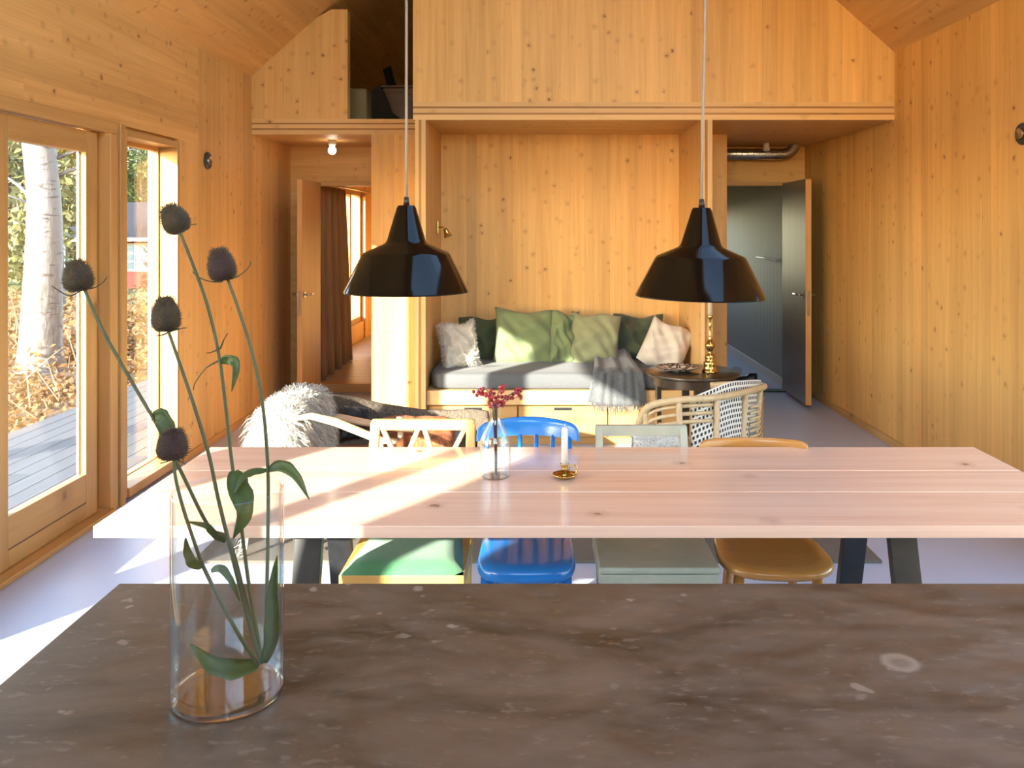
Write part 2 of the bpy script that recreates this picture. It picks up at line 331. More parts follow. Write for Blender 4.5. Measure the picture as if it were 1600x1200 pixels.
# pitched ceiling
HO = (.75, 2.9, .0, 4.0)      # unseen opening added in the shaded slope for more skylight: from, to up the slope; from, to along the ridge
def slope_side(side):
    x0 = XL if side < 0 else XR
    ang = math.atan(SLOPE); ux, uz = math.cos(ang)*(-side), math.sin(ang)      # unit vector up the slope
    ln = abs(RIDGE_X - x0) / math.cos(ang)
    mb = MB(); t = .16
    nx, nz = -uz*(-side)*1, ux*(-side)                                          # outward normal
    nx, nz = (-uz, ux) if side < 0 else (uz, -ux)
    if nz < 0: nx, nz = -nx, -nz
    a = (x0 - ux*.25, EAVE - uz*.25); b = (x0 + ux*(ln+.02), EAVE + uz*(ln+.02))
    o = .022
    def strip(s0, s1, ya, yb):
        p = (x0 + ux*s0, EAVE + uz*s0); q = (x0 + ux*s1, EAVE + uz*s1)
        mb.prism([(p[0]+nx*o, p[1]+nz*o), (q[0]+nx*o, q[1]+nz*o), (q[0]+nx*t, q[1]+nz*t), (p[0]+nx*t, p[1]+nz*t)], ya, yb)
    if side < 0: strip(-.25, ln+.02, YB-.2, YE+.2)
    else: strip(-.25, ln+.02, YB-.2, HO[2]); strip(-.25, ln+.02, HO[3], YE+.2); strip(-.25, HO[0], HO[2], HO[3]); strip(HO[1], ln+.02, HO[2], HO[3])
    c = struct('ceiling' if side < 0 else 'ceiling_right', 'sloping spruce ceiling above the ' + ('glazed wall' if side < 0 else 'windowless wall'), 'ceiling', mb, clt['y'])
    s = 0.0
    while s < ln:
        w = min(R.uniform(.11, .14), ln-s+.005)
        p = (x0 + ux*(s+w/2), EAVE + uz*(s+w/2))
        segs = [YB, R.uniform(2.6, 4.4), R.uniform(8.5, 9.8), YE] if s < 1.6 else [YB, YE]
        if side > 0 and s + w > HO[0] and s < HO[1]: segs = [YB, HO[2], None, HO[3]] + [v for v in segs if v > HO[3]]
        for q in range(len(segs)-1):
            if segs[q] is None or segs[q+1] is None: continue
            L_ = segs[q+1]-segs[q]; j = jit()
            me = MB().box((-w/2, -L_/2, 0), (w/2, L_/2, .022+j)).mesh('plank')
            rot = Euler((0, -ang if side < 0 else ang, 0))
            put('plank', me, clt['y'], c, (p[0] - nx*j, (segs[q]+segs[q+1])/2, p[1] - nz*j), rot)
        s += w
slope_side(-1); slope_side(1)
def added_roof_window():
    o = struct('window_7_added', 'added roof glazing in the shaded slope, out of the picture, for more skylight', 'window'); ang = math.atan(SLOPE); ux, uz = -math.cos(ang), math.sin(ang); nx, nz = math.sin(ang), math.cos(ang)
    def strip(name, m, s0, s1, ya, yb, d0, d1):
        p = (XR + ux*s0, EAVE + uz*s0); q = (XR + ux*s1, EAVE + uz*s1); MB().prism([(p[0]+nx*d0, p[1]+nz*d0), (q[0]+nx*d0, q[1]+nz*d0), (q[0]+nx*d1, q[1]+nz*d1), (p[0]+nx*d1, p[1]+nz*d1)], ya, yb).build(name, m, o)
    for (ya, yb) in ((HO[2], HO[2]+.07), (HO[3]-.07, HO[3])): strip('frame_side', frame_w['x'], HO[0], HO[1], ya, yb, -.005, .2)
    for (a, b) in ((HO[0], HO[0]+.07), (HO[1]-.07, HO[1])): strip('frame_end', frame_w['y'], a, b, HO[2]+.07, HO[3]-.07, -.005, .2)
    strip('pane', pane_m, HO[0]+.06, HO[1]-.06, HO[2]+.06, HO[3]-.06, .14, .148)
    sm = (HO[0]+HO[1])/2; portal('daylight_portal', XR+ux*sm+nx*.25, (HO[2]+HO[3])/2, EAVE+uz*sm+nz*.25, HO[1]-HO[0], HO[3]-HO[2], (0, ang, 0))
ADDED_ROOF_W = added_roof_window

# loft floor slabs: layered timber edges
def slab(name, label, x0, x1, y0, y1):
    o = struct(name, label, 'floor slab', MB().box((x0, y0+.05, 2.38), (x1, y1, 2.51)), clt['x'])
    lay = [(2.38, 2.418, edge_light, 0), (2.418, 2.432, edge_dark, .004), (2.432, 2.464, edge_light, .001), (2.464, 2.478, edge_dark, .004), (2.478, 2.51, edge_light, 0)]
    for (a, b, m, d) in lay: plank(o, (x0, y0+d, a), (x1, y0+.05, b), m, 'layer')
    return o
slab('beam_slab', 'layered timber slab edge running above the alcove and the grey hall', -.92, XR, 6.28, 8.5)
slab('beam_slab', 'layered timber slab edge under the dark loft opening', XL, -.92, 7.26, 8.5)
struct('ceiling_hall', 'timber ceiling over the rooms beyond the hall doors', 'ceiling', MB().box((XL, 8.5, 2.38), (XR, YE, 2.51)), clt['y'])

# wall in front of the loft, boards cut to the roof pitch
def gable_boards(parent, x0, x1, y, z0, zmax=9):
    x = x0
    while x < x1 - .005:
        w = min(R.uniform(.10, .15), x1-x)
        if x1-x-w < .05: w = x1-x
        xm = x + w/2; za, zb = min(roof_z(x), zmax), min(roof_z(x+w), zmax)
        poly = [(-w/2, 0), (w/2, 0), (w/2, zb-z0)]
        if x < RIDGE_X < x+w: poly.append((RIDGE_X-xm, min(roof_z(RIDGE_X), zmax)-z0))
        poly.append((-w/2, za-z0))
        MB().prism(poly, -jit(), .10).build('plank', clt['z'], parent, loc=(xm, y, z0)); x += w
wlo = struct('wall_loft', 'upright spruce boards closing the loft above the alcove', 'wall'); gable_boards(wlo, -.92, XR, 6.28, 2.51)
wl2 = struct('wall_loft_left', 'spruce parapet with cut-off top beside the dark loft opening', 'wall'); gable_boards(wl2, XL, -1.613, 7.26, 2.51, 3.43)
# alcove box
def xboards(parent, x0, x1, y, z0, z1, t=.04):
    x = x0
    while x < x1 - .005:
        w = min(R.uniform(.085, .125), x1-x)
        if x1-x-w < .05: w = x1-x
        plank(parent, (x, y-jit(), z0), (x+w, y+t, z1), clt['z']); x += w
wa = struct('wall_alcove', 'spruce back wall of the daybed alcove', 'wall', MB().box((-1.414, 7.30, 0), (1.575, 7.36, 2.38)), clt['z']); xboards(wa, -.828, 1.172, 7.26, 0, 2.38)
wh = struct('wall_hall_left', 'sunlit spruce panel between the curtained doorway and the alcove', 'wall', MB().box((-1.414, 7.36, 0), (-1.33, 8.4, 2.38)), clt['z']); xboards(wh, -1.414, -.905, 7.26, 0, 2.38)
wh = struct('wall_hall_right', 'narrow orange spruce panel between the alcove and the grey doorway', 'wall', MB().box((1.49, 7.36, 0), (1.575, 8.4, 2.38)), clt['z']); xboards(wh, 1.256, 1.575, 7.26, 0, 2.38)
def side_panel(name, label, x0, x1):
    o = struct(name, label, 'wall'); xs = [x0, x0+(x1-x0)*.34, x0+(x1-x0)*.6, x1]
    for k, m in enumerate((edge_light_z, edge_dark_z, edge_light_z)): plank(o, (xs[k], 6.28 + (.003 if k == 1 else 0), 0), (xs[k+1], 7.26, 2.38), m, 'layer')
side_panel('wall_alcove_left', 'layered end of the panel at the white cushion side of the alcove', -.905, -.828)
side_panel('wall_alcove_right', 'layered end of the panel at the side table end of the alcove', 1.172, 1.256)
# wall with the two hall doors
struct('wall_doors', 'timber wall with two open doorways at the end of the room', 'wall', MB().box((XL, 8.4, 0), (-2.19, 8.5, 2.38)).box((-2.19, 8.4, 2.03), (-1.28, 8.5, 2.38)).box((-1.28, 8.4, 0), (1.36, 8.5, 2.38))
       .box((1.36, 8.4, 2.03), (2.40, 8.5, 2.38)).box((2.40, 8.4, 0), (XR, 8.5, 2.38)), clt['x'])
struct('wall_divider', 'partition between the two rooms beyond the hall', 'wall', MB().box((-.75, 8.5, 0), (-.65, YE, 2.38)).box((1.05, 8.5, 0), (1.15, YE, 2.38)), clt['z'])
grey_wall = plain('grey_washed_boards', (.30,.31,.29), (.36,.37,.35), 3, .6, stretch=(9,9,.4))
wg = struct('wall_grey', 'grey washed board wall in the room behind the ajar door', 'wall', MB().box((2.47, 8.5, 0), (2.78, YE, 2.38)), grey_wall)
y = 8.5
while y < 12.4: plank(wg, (2.447, y+.002, 0), (2.47, y+.13, 2.38), grey_wall); y += .132
struct('baseboard_grey', 'white skirting board along the grey washed wall', 'baseboard', MB().box((2.43, 8.5, 0), (2.447, YE, .085)), white_p, bevel=.003)
struct('baseboard_right', 'dark timber skirting along the knotty spruce wall', 'baseboard', MB().box((XR-.016, 3.8, 0), (XR-.0015, 8.4, .06)), frame_w['y'], bevel=.002)
struct('baseboard_left', 'thin timber skirting between the fixed window and the hall door', 'baseboard', MB().box((XL+.0015, 5.85, 0), (XL+.014, 8.4, .05)), frame_w['y'], bevel=.002)
bed_floor = plain('pale_floorboards', (.46,.36,.27), (.40,.31,.23), 3, .4, stretch=(.5,8,1))
bf = struct('floor_bedroom', 'raised pale board floor beyond the curtained doorway', 'floor', MB().box((XL, 8.5, .0), (-.75, YE, .05)), bed_floor)
y = 8.5
while y < 12.4: plank(bf, (XL, y+.004, .05), (-.75, y+.18, .068), bed_floor); y += .184
struct('trim_1', 'timber threshold in the curtained doorway', 'threshold', MB().box((-2.19, 8.36, 0), (-1.28, 8.52, .085)), frame_w['x'], bevel=.006)
struct('trim_2', 'dark threshold strip under the ajar door', 'threshold', MB().box((1.36, 8.38, 0), (2.40, 8.5, .012)), black_steel)

# ------------------------------------------------------------------ glazing in the left wall
def pane_frame(o, y0, y1, z0, z1, x0, x1, st, top, bot, gx=None, fw=frame_w):
    MB().box((x0, y0, z0), (x1, y0+st, z1)).build('stile', fw['z'], o, bevel=.004); MB().box((x0, y1-st, z0), (x1, y1, z1)).build('stile', fw['z'], o, bevel=.004)
    MB().box((x0, y0+st, z1-top), (x1, y1-st, z1)).build('top_rail', fw['y'], o, bevel=.004); MB().box((x0, y0+st, z0), (x1, y1-st, z0+bot)).build('bottom_rail', fw['y'], o, bevel=.004)
    gx = gx if gx is not None else (x0+x1)/2
    MB().box((gx-.004, y0+st-.01, z0+bot-.01), (gx+.004, y1-st+.01, z1-top+.01)).build('pane', pane_m, o)
def win(name, label, cat='window'): return struct(name, label, cat)
grey_alu = plain('grey_aluminium', (.32,.33,.34), None, 10, .4, metal=.6)
o = win('window_1', 'tall fixed window between the terrace door and the spruce wall')
pane_frame(o, 5.0, 5.78, .02, 2.17, XL-.155, XL-.11, .045, .07, .06, XL-.13)
MB().box((XL-.11, 5.0, .02), (XL+.012, 5.05, 2.17)).build('jamb', frame_w['z'], o, bevel=.003); MB().box((XL-.11, 5.75, .02), (XL+.012, 5.78, 2.17)).build('jamb', frame_w['z'], o, bevel=.003)
MB().box((XL-.11, 5.05, 2.13), (XL+.012, 5.75, 2.17)).build('head', frame_w['y'], o, bevel=.003); MB().box((XL-.11, 5.05, .02), (XL+.025, 5.75, .075)).build('window_sill', frame_w['y'], o, bevel=.003)
MB().box((XL-.165, 5.035, .075), (XL-.155, 5.05, 2.1)).build('glazing_bead', grey_alu, o); MB().box((XL-.165, 5.728, .075), (XL-.155, 5.742, 2.1)).build('glazing_bead', grey_alu, o)
def door_leaf(name, label, y0, y1):
    o = win(name, label, 'door')
    st = .115; pane_frame(o, y0, y1, .03, 2.12, XL-.07, XL-.02, st, .115, .24, XL-.045)
    MB().box((XL-.0202, y0+st, .115), (XL-.0185, y1-st, .121)).build('groove', plain('groove_'+name, (.10,.05,.02)), o)
    for (a, b, c, d) in ((y0+st, y0+st+.012, .27, 2.005), (y1-st-.012, y1-st, .27, 2.005)): MB().box((XL-.066, a, c), (XL-.054, b, d)).build('glazing_bead', grey_alu, o)
    return o
door_leaf('door_1', 'glazed terrace door with the birch trunk behind its pane', 3.855, 4.765)
d2 = door_leaf('door_2', 'glazed terrace door leaf closest to the kitchen island', 3.06, 3.845)
o = struct('trim_3', 'timber casing and lintel round the terrace doors', 'casing', None)
MB().box((XL-.14, 3.0, 2.13), (XL+.02, 4.93, 2.19)).build('lintel', frame_w['y'], o, bevel=.004)
MB().box((XL-.14, 4.775, 0), (XL-.055, 4.93, 2.13)).build('door_post', frame_w['z'], o, bevel=.004)
MB().box((XL-.055, 4.84, 0), (XL+.018, 4.93, 2.13)).build('casing', frame_w['z'], o, bevel=.004)
MB().box((XL-.03, 4.935, 0), (XL+.03, 4.995, 2.19)).build('post', frame_w['z'], o, bevel=.004)
MB().box((XL-.14, 3.0, 0), (XL+.018, 3.055, 2.13)).build('casing', frame_w['z'], o, bevel=.004)
MB().box((XL-.14, 3.055, 0), (XL+.05, 4.84, .028)).build('door_sill', frame_w['y'], o, bevel=.004)
ADDED_ROOF_W()
o = win('window_2', 'full-height window beside the island, out of the picture')
pane_frame(o, 1.25, 2.85, .08, 2.19, XL-.14, XL-.06, .05, .06, .10)
o = win('window_3', 'kitchen window behind the island'); pane_frame(o, -.65, .95, 1.25, 2.2, XL-.14, XL-.06, .05, .06, .06); MB().box((XL-.14, -.02-.04, 1.3), (XL-.06, .02, 2.14)).build('mullion', frame_w['z'], o)
o = win('window_4', 'bright bedroom window behind the hanging curtain'); pane_frame(o, 9.2, 12.0, .3, 2.1, XL-.14, XL-.06, .06, .07, .07)
for yy in (10.35, 11.2): MB().box((XL-.14, yy-.045, .37), (XL-.03, yy+.045, 2.03)).build('mullion', frame_w['z'], o)
o = win('window_6_added', 'added high glazing in the unseen gable, for soft light from behind')  # gable glazing added out of view to brighten the loft front and alcove
for x_ in (GX0, .17, GX1-.06): MB().box((x_, YB-.12, GZ0), (x_+.06, YB-.04, GZ1)).build('stile', frame_w['z'], o)
for (a, b) in ((GX0+.06, .17), (.23, GX1-.06)):
    MB().box((a, YB-.12, GZ0), (b, YB-.04, GZ0+.07)).build('bottom_rail', frame_w['x'], o); MB().box((a, YB-.12, GZ1-.07), (b, YB-.04, GZ1)).build('top_rail', frame_w['x'], o); MB().box((a-.01, YB-.084, GZ0+.06), (b+.01, YB-.076, GZ1-.06)).build('pane', pane_m, o)
o = win('window_5', 'wide garden window opposite the terrace doors'); mbx = MB()
for (a, b) in ((.8, .86), (1.77, 1.83), (2.77, 2.83), (3.74, 3.8)): MB().box((XR+.06, a, 0), (XR+.14, b, 2.19)).build('stile', frame_w['z'], o)
for (a, b) in ((.86, 1.77), (1.83, 2.77), (2.83, 3.74)):
    MB().box((XR+.06, a, 0), (XR+.14, b, .1)).build('bottom_rail', frame_w['y'], o); MB().box((XR+.06, a, 2.12), (XR+.14, b, 2.19)).build('top_rail', frame_w['y'], o); MB().box((XR+.096, a-.01, .09), (XR+.104, b+.01, 2.13)).build('pane', pane_m, o)

# ------------------------------------------------------------------ doors, hall fittings
def hall_door(name, label, hinge, free, th, m_face, m_edge, hand):
    o = struct(name, label, 'door'); p = Vector((hinge[0], hinge[1], 0)); q = Vector((free[0], free[1], 0)); d = (q-p).normalized(); L_ = (q-p).length; n = Vector((0,0,1)).cross(d)
    MB().bar(p + Vector((0,0,1.03)), q + Vector((0,0,1.03)), th, 1.99).build('leaf', m_face, o)
    MB().bar(q + Vector((0,0,1.03)), q + d*.004 + Vector((0,0,1.03)), th, 1.99).build('lipping', m_edge, o)
    h = q - d*.07 + Vector((0,0,1.0))
    pl = MB().bar(q + d*.004 + Vector((0,0,.93)), q + d*.0065 + Vector((0,0,.93)), .022, .22).build('lock_plate', chrome_m, o)
    for s in (-1, 1):
        hm = MB().tube([h + n*s*th/2, h + n*s*(th/2+.05), h + n*s*(th/2+.055) - d*.02, h + n*s*(th/2+.055) - d*.12], .009, 8)
        k = hm.build('door_handle', chrome_m, o, smooth=True); MB().tube([h + n*s*(th/2), h + n*s*(th/2+.008)], .026, 16).build('rosette', chrome_m, k)
door_edge = wood('door_lipping', 'z', (.55,.28,.09), (.66,.36,.13), knots=0)
dark_door = wood('dark_door_veneer', 'z', (.10,.062,.036), (.14,.09,.052), knots=0, rough=.4)
hall_door('door_3', 'open timber door leaf beside the curtained doorway', (-2.14, 8.36), (-2.115, 7.62), .044, door_w, door_edge, 1)
hall_door('door_4', 'dark brown door standing ajar before the grey washed room', (2.375, 8.36), (2.365, 7.60), .05, dark_door, door_edge, -1)
o = struct('trim_4', 'timber frame round the curtained doorway', 'door frame', None)
MB().box((-2.19, 8.37, 0), (-2.16, 8.5, 2.03)).build('jamb', frame_w['z'], o); MB().box((-1.31, 8.37, 0), (-1.28, 8.5, 2.03)).build('jamb', frame_w['z'], o); MB().box((-2.19, 8.37, 2.0), (-1.28, 8.5, 2.04)).build('head', frame_w['x'], o, bevel=.003)
o = struct('trim_5', 'timber frame round the doorway to the grey washed room', 'door frame', None)
MB().box((2.39, 8.37, 0), (2.42, 8.5, 2.03)).build('jamb', frame_w['z'], o); MB().box((1.36, 8.37, 0), (1.39, 8.5, 2.03)).build('jamb', frame_w['z'], o); MB().box((1.36, 8.37, 2.0), (2.42, 8.5, 2.04)).build('head', frame_w['x'], o, bevel=.003)

curt_m = plain('ochre_curtain', (.40,.24,.11), (.33,.19,.085), 40, .8, stretch=(1,1,.1), sheen=.2)
g = []
for i in range(14):
    t = i/13; zz = 2.02 - t*1.945; row = []
    for j in range(97):
        u = j/96; yy = 8.62 + u*(1.15 + .30*t); xx = -2.2 + .05*math.sin(u*2*PI*9 + .6*math.sin(3*t)) * (.6+.4*t) + .015*math.sin(u*31)
        row.append((xx, yy, zz))
    g.append(row)
cu = thing('curtain', 'long pleated ochre curtain drawn back in the doorway', 'curtain')
MB().sheet(g).build('cloth', curt_m, cu, smooth=True, solid=.004)
MB().tube([(-2.2, 8.5, 2.05), (-2.2, 12.6, 2.05)], .012, 10).build('curtain_rail', chrome_m, cu, smooth=True)

def emit(name, col, s):
    m, nt, b, o = new(name); b.inputs['Base Color'].default_value = c4(col); b.inputs['Emission Color'].default_value = c4(col); b.inputs['Emission Strength'].default_value = s; return m
bulb_m = emit('lit_bulb', (1, .85, .65), 14)
def bulb_lamp(x, y, label):
    t = thing('ceiling_lamp', label, 'lamp', (x, y, 2.38), group='bare bulb lamps in the hall')
    MB().lathe([(.0, 0), (.035, 0), (.035, -.035), (.027, -.05), (0, -.05)], 20).build('lamp_holder', white_p, t, smooth=True)
    prof = [(.016, -.05), (.02, -.06)] + [(.036*math.cos(a), -.092+.036*math.sin(a)) for a in [math.radians(u) for u in (45, 20, 0, -25, -50, -75)]] + [(0, -.128)]
    MB().lathe(prof, 20).build('bulb', bulb_m, t, smooth=True)
bulb_lamp(-1.86, 7.75, 'lit bare bulb lamp hanging before the curtained doorway')
# white cylinder spot in the grey hall
p = W(1197, 226, 8.0); t = thing('ceiling_lamp', 'small white cylinder lamp above the ajar dark door', 'lamp', (p.x, p.y, 2.38))
MB().lathe([(0, 0), (.03, 0), (.03, -.004), (.012, -.004), (.012, -.02), (0, -.02)], 16).build('rose', white_p, t, smooth=True)
MB().tube([(0, 0, -.012), (.0, -.015, -.07)], .03, 18).build('lamp_body', white_p, t, auto=40)
# duct
t = thing('duct', 'silver spiral ventilation duct crossing above the grey doorway', 'duct', (1.2, 8.16, 2.29))
ax = 2.40 - 1.2; path = [(-.2, 0, 0), (ax-.1, 0, 0)] + [(ax-.1+.11*math.sin(a), 0, .11-.11*math.cos(a)) for a in [math.radians(k*15) for k in range(1, 6)]] + [(ax+.01, 0, .088)]
MB().tube(path, .052, 18).build('pipe', steel_m, t, smooth=True)
mb = MB()
for k in range(24): x = -.18 + k*.055; mb.ring([(.052, x-.003), (.0555, x), (.052, x+.003)], 18)
mb.v = [(v[2], v[0], v[1]) for v in mb.v]; mb.build('seam', steel_m, t, smooth=True)
# towel rail
t = thing('wall_rail', 'short white rail on the grey washed wall', 'rail', (2.447, 9.15, 1.27))
MB().tube([(-.05, -.38, 0), (-.05, .38, 0)], .014, 10).build('bar', white_p, t, smooth=True)
for yy in (-.34, .34): MB().tube([(.0, yy, 0), (-.05, yy, 0)], .01, 8).build('bracket', white_p, t, smooth=True)
# round wall fittings
def disc(x, y, z, r, s, label):
    t = thing('wall_vent', label, 'vent', (x, y, z), (0, s*PI/2, 0), group='round dark wall vents')
    MB().lathe([(0, 0), (r, 0), (r, .012), (r*.86, .02), (r*.8, .014), (0, .014)], 28).build('ring', dark_metal, t, auto=35)
    MB().lathe([(0, .014), (r*.55, .014), (r*.5, .03), (0, .034)], 24).build('cap', chrome_m, t, auto=35)
disc(XL+.001, 6.28, 1.6+104*6.28/F, .062, 1, 'round dark wall vent beside the fixed window')
disc(XR-.001, 4.60, 1.6+146*4.60/F, .06, -1, 'round dark wall vent high on the knotty wall at the picture edge')
# reading lamp in the alcove
t = thing('reading_lamp', 'small brass reading lamp on the alcove side panel', 'lamp', (-.828, 6.98, 1.60))
MB().box((0, -.018, -.05), (.012, .018, .05)).build('wall_plate', brass_m, t, bevel=.003)
MB().tube([(.01, 0, 0), (.05, -.005, 0), (.075, -.01, -.02)], .006, 8).build('arm', brass_m, t, smooth=True)
sh = MB().lathe([(.012, .04), (.016, .03), (.034, -.035), (.031, -.035), (.012, .026)], 20).build('lamp_shade', brass_m, t, loc=(.08, -.01, -.045), rot=(0, -.35, 0), smooth=True)
MB().lathe([(0, .01), (.014, .0), (.017, -.018), (0, -.03)], 14).build('bulb', emit('warm_small_bulb', (1, .8, .5), 6), sh, smooth=True)

# ------------------------------------------------------------------ loft things
t = tag(MB().box((-.21, -.2, 0), (.12, .2, .345)).build('storage_box', plain('beige_box', (.30,.24,.14), None, 6, .6), loc=(-1.68, 8.0, 2.51), bevel=.02), 'beige upholstered box standing in the dark loft', 'box')
t = thing('loft_cabinet', 'dark red-brown cabinet in the loft opening', 'cabinet', (-1.22, 8.45, 2.51)); rb = plain('mahogany', (.10,.03,.018), (.07,.02,.012), 6, .35, stretch=(1,1,6))
MB().box((-.28, -.2, 0), (.3, .2, .42)).build('body', rb, t, bevel=.005); MB().box((-.3, -.22, .42), (.32, .22, .445)).build('top', rb, t, bevel=.005); MB().box((-.26, -.21, .05), (.0, -.2, .38)).build('door', rb, t, bevel=.003); MB().box((.02, -.21, .05), (.28, -.2, .38)).build('door', rb, t, bevel=.003)
t = thing('loft_chair', 'black pointed chair back beside the loft cabinet', 'chair', (-1.50, 8.05, 2.51)); bk = plain('black_fabric', (.012,.011,.01), None, 30, .8)
MB().prism([(-.14, .12), (.14, .12), (.05, .36), (-.01, .42), (-.06, .36)], -.02, .02).build('backrest', bk, t, bevel=.01); MB().box((-.16, -.02, .1), (.16, .32, .14)).build('seat', bk, t, bevel=.01)
for sx in (-.14, .14):
    for sy in (0, .28): MB().tube([(sx, sy, 0), (sx, sy, .1)], .012, 8).build('leg', black_steel, t)
p = W(608, 124, 8.42)
t = thing('tablet', 'pale leaning screen propped on the loft cabinet', 'tablet', (-1.43, 8.40, 2.955), (0, 0, .5))
MB().prism([(-.004, 0), (.006, 0), (-.05, .19), (-.06, .19)], -.11, .11).build('case', black_steel, t); MB().prism([(.0072, .012), (.0077, .012), (-.0453, .178), (-.0458, .178)], -.10, .10).build('screen', plain('pale_screen', (.55,.58,.62), None, 3, .3), t)

# ------------------------------------------------------------------ kitchen island
t = thing('kitchen_island', 'brown patinated stone-topped kitchen island in front', 'island', (.3, 1.15, 0))
MB().box((-1.127, -.62, .868), (1.5, .55, .9)).build('worktop', counter_m, t, bevel=.003)
isl = plain('island_grey', (.12,.11,.10), None, 6, .5)
MB().box((-1.02, -.52, .08), (1.4, .45, .868)).build('body', isl, t); MB().box((-.98, -.48, 0), (1.36, .40, .08)).build('plinth', black_steel, t)
for k in range(4): d = MB().box((-1.0+k*.6, .45, .1), (-.415+k*.6, .47, .86)).build('door', isl, t, bevel=.003); MB().tube([(-.48+k*.6, .482, .62), (-.48+k*.6, .482, .8)], .006, 8).build('handle', chrome_m, d)

# ------------------------------------------------------------------ dining table
t = thing('dining_table', 'long pale timber dining table of three wide planks', 'table', (.2, 2.93, 0))
for (a, b) in ((-.444, -.124), (-.119, .122), (.127, .45)): MB().box((-1.485, a, -.0175), (1.50, b, .0175)).build('plank', table_w, t, loc=(0, 0, .7225), bevel=.002)
for sx in (-.93, .95):
    for s in (-1, 1):
        MB().bar((sx, s*.17, .67), (sx, s*.36, .0), .085, .035, (0, 1, 0)).build('leg', black_steel, t, bevel=.002)
    MB().box((sx-.0425, -.22, .67), (sx+.0425, .22, .705)).build('top_bar', black_steel, t, bevel=.002); MB().box((sx-.0425, -.38, 0), (sx+.0425, .38, .012)).build('foot_bar', black_steel, t)

# ------------------------------------------------------------------ dining chairs
def leg(t, x, y, z, dx, dy, r0, r1, m): MB().tube([(x, y, z), (x+dx*.5, y+dy*.5, z/2), (x+dx, y+dy, .0)], [r0, (r0+r1)/2*1.1, r1], 10).build('leg', m, t, smooth=True)
GR = 'odd dining chairs along the far side of the table'
# 1: pine with a green seat and a zigzag back.  Local: front of the seat faces -Y, back at +Y
pine_c = wood('pale_yellow_chair_wood', 'z', (.60,.38,.12), (.70,.48,.18), knots=0, rough=.4, var=.02)
pine_x = wood('honey_chair_wood', 'x', (.52,.28,.075), (.62,.36,.11), knots=0, rough=.4, var=.02)
green_m = plain('green_wool_seat', (.075,.25,.115), (.06,.21,.095), 220, .9, bump=.4, sheen=.3)
t = thing('dining_chair', 'pine chair with a zigzag back and a green upholstered seat', 'chair', (-.462, 3.10, 0), group=GR)
MB().box((-.21, -.21, .385), (.21, .19, .435)).build('apron', pine_x, t, bevel=.003)
g = []
for i in range(13):
    row = []
    for j in range(13):
        u = i/12*2-1; v = j/12*2-1; e = (1-abs(u)**6)*(1-abs(v)**6)
        row.append((u*(.208-.04*(v+1)/2), v*.20-.01, .435 + .035*e**.5))
    g.append(row)
MB().sheet(g).build('seat', green_m, t, smooth=True)
for s in (-1, 1):
    MB().bar((s*.19, -.19, .385), (s*.185, -.185, 0), .035, .035, (0,1,0)).build('leg', pine_x, t, bevel=.003)
    MB().bar((s*.18, .20, 0), (s*.19, .20, .45), .033, .033, (0,1,0)).build('leg', pine_c, t, bevel=.003)
    MB().bar((s*.19, .20, .45), (s*.19, .34, .822), .036, .032, (0,1,0)).build('back_post', pine_c, t, bevel=.004)
def bz(x, z): return (x, .20 + .14*(z-.45)/.372, z)
MB().bar(bz(-.2055, .815), bz(.2055, .815), .032, .042).build('top_rail', pine_c, t, bevel=.007)
MB().bar(bz(-.18, .60), bz(.18, .60), .022, .03).build('lower_rail', pine_c, t, bevel=.003)
for (xa, xb) in ((-.160, -.045), (-.02, -.10), (.005, .085), (.165, .06)): MB().bar(bz(xa, .80), bz(xb, .60), .018, .018, (0,1,0)).build('slat', pine_c, t, bevel=.002)
# 2: blue spindle back
blue_m = plain('blue_lacquer', (.015,.19,.60), (.012,.165,.54), 5, .25, coat=.3)
t = thing('dining_chair', 'glossy blue spindle-back chair with a rounded seat', 'chair', (-.045, 3.08, 0), group=GR)
def round_seat(w0, w1, d, z0, z1, m, front=.03, n=4.0, dish=0.0):
    prof = []; K = 48
    def pt(a, s=1.0):
        c, q = math.cos(a), math.sin(a); x = math.copysign(abs(c)**(2/n), c); yv = math.copysign(abs(q)**(2/n), q)
        w = w0 + (w1-w0)*(yv+1)/2; return (x*w/2*s, (yv*d/2 - front*(1-x*x)*(yv < 0))*s)
    mb = MB(); rings = [(.93, z0), (.985, z0+(z1-z0)*.25), (1.0, (z0+z1)/2), (.985, z0+(z1-z0)*.8), (.94, z1), (.7, z1-dish*.5), (.35, z1-dish)]
    vs = []; fs = []
    for (s, zz) in rings:
        for k in range(K): x, yv = pt(2*PI*k/K, s); vs.append((x, yv, zz))
    for i in range(len(rings)-1):
        for k in range(K): fs.append((i*K+k, i*K+(k+1)%K, (i+1)*K+(k+1)%K, (i+1)*K+k))
    fs.append(tuple(range(K-1, -1, -1))); fs.append(tuple((len(rings)-1)*K+k for k in range(K)))
    return mb.add(vs, fs)
round_seat(.345, .33, .40, .41, .462, blue_m, .02, 5).build('seat', blue_m, t, smooth=True)
for sx in (-1, 1):
    leg(t, sx*.135, -.15, .42, sx*.01, -.015, .02, .014, blue_m); leg(t, sx*.125, .15, .42, sx*.02, .05, .02, .014, blue_m)
MB().tube([(-.14, -.16, .24), (.14, -.16, .24)], .011, 8).build('stretcher', blue_m, t, smooth=True)
for sx in (-1, 1): MB().tube([(sx*.135, -.155, .2), (sx*.138, .17, .2)], .011, 8).build('stretcher', blue_m, t, smooth=True)
g = []
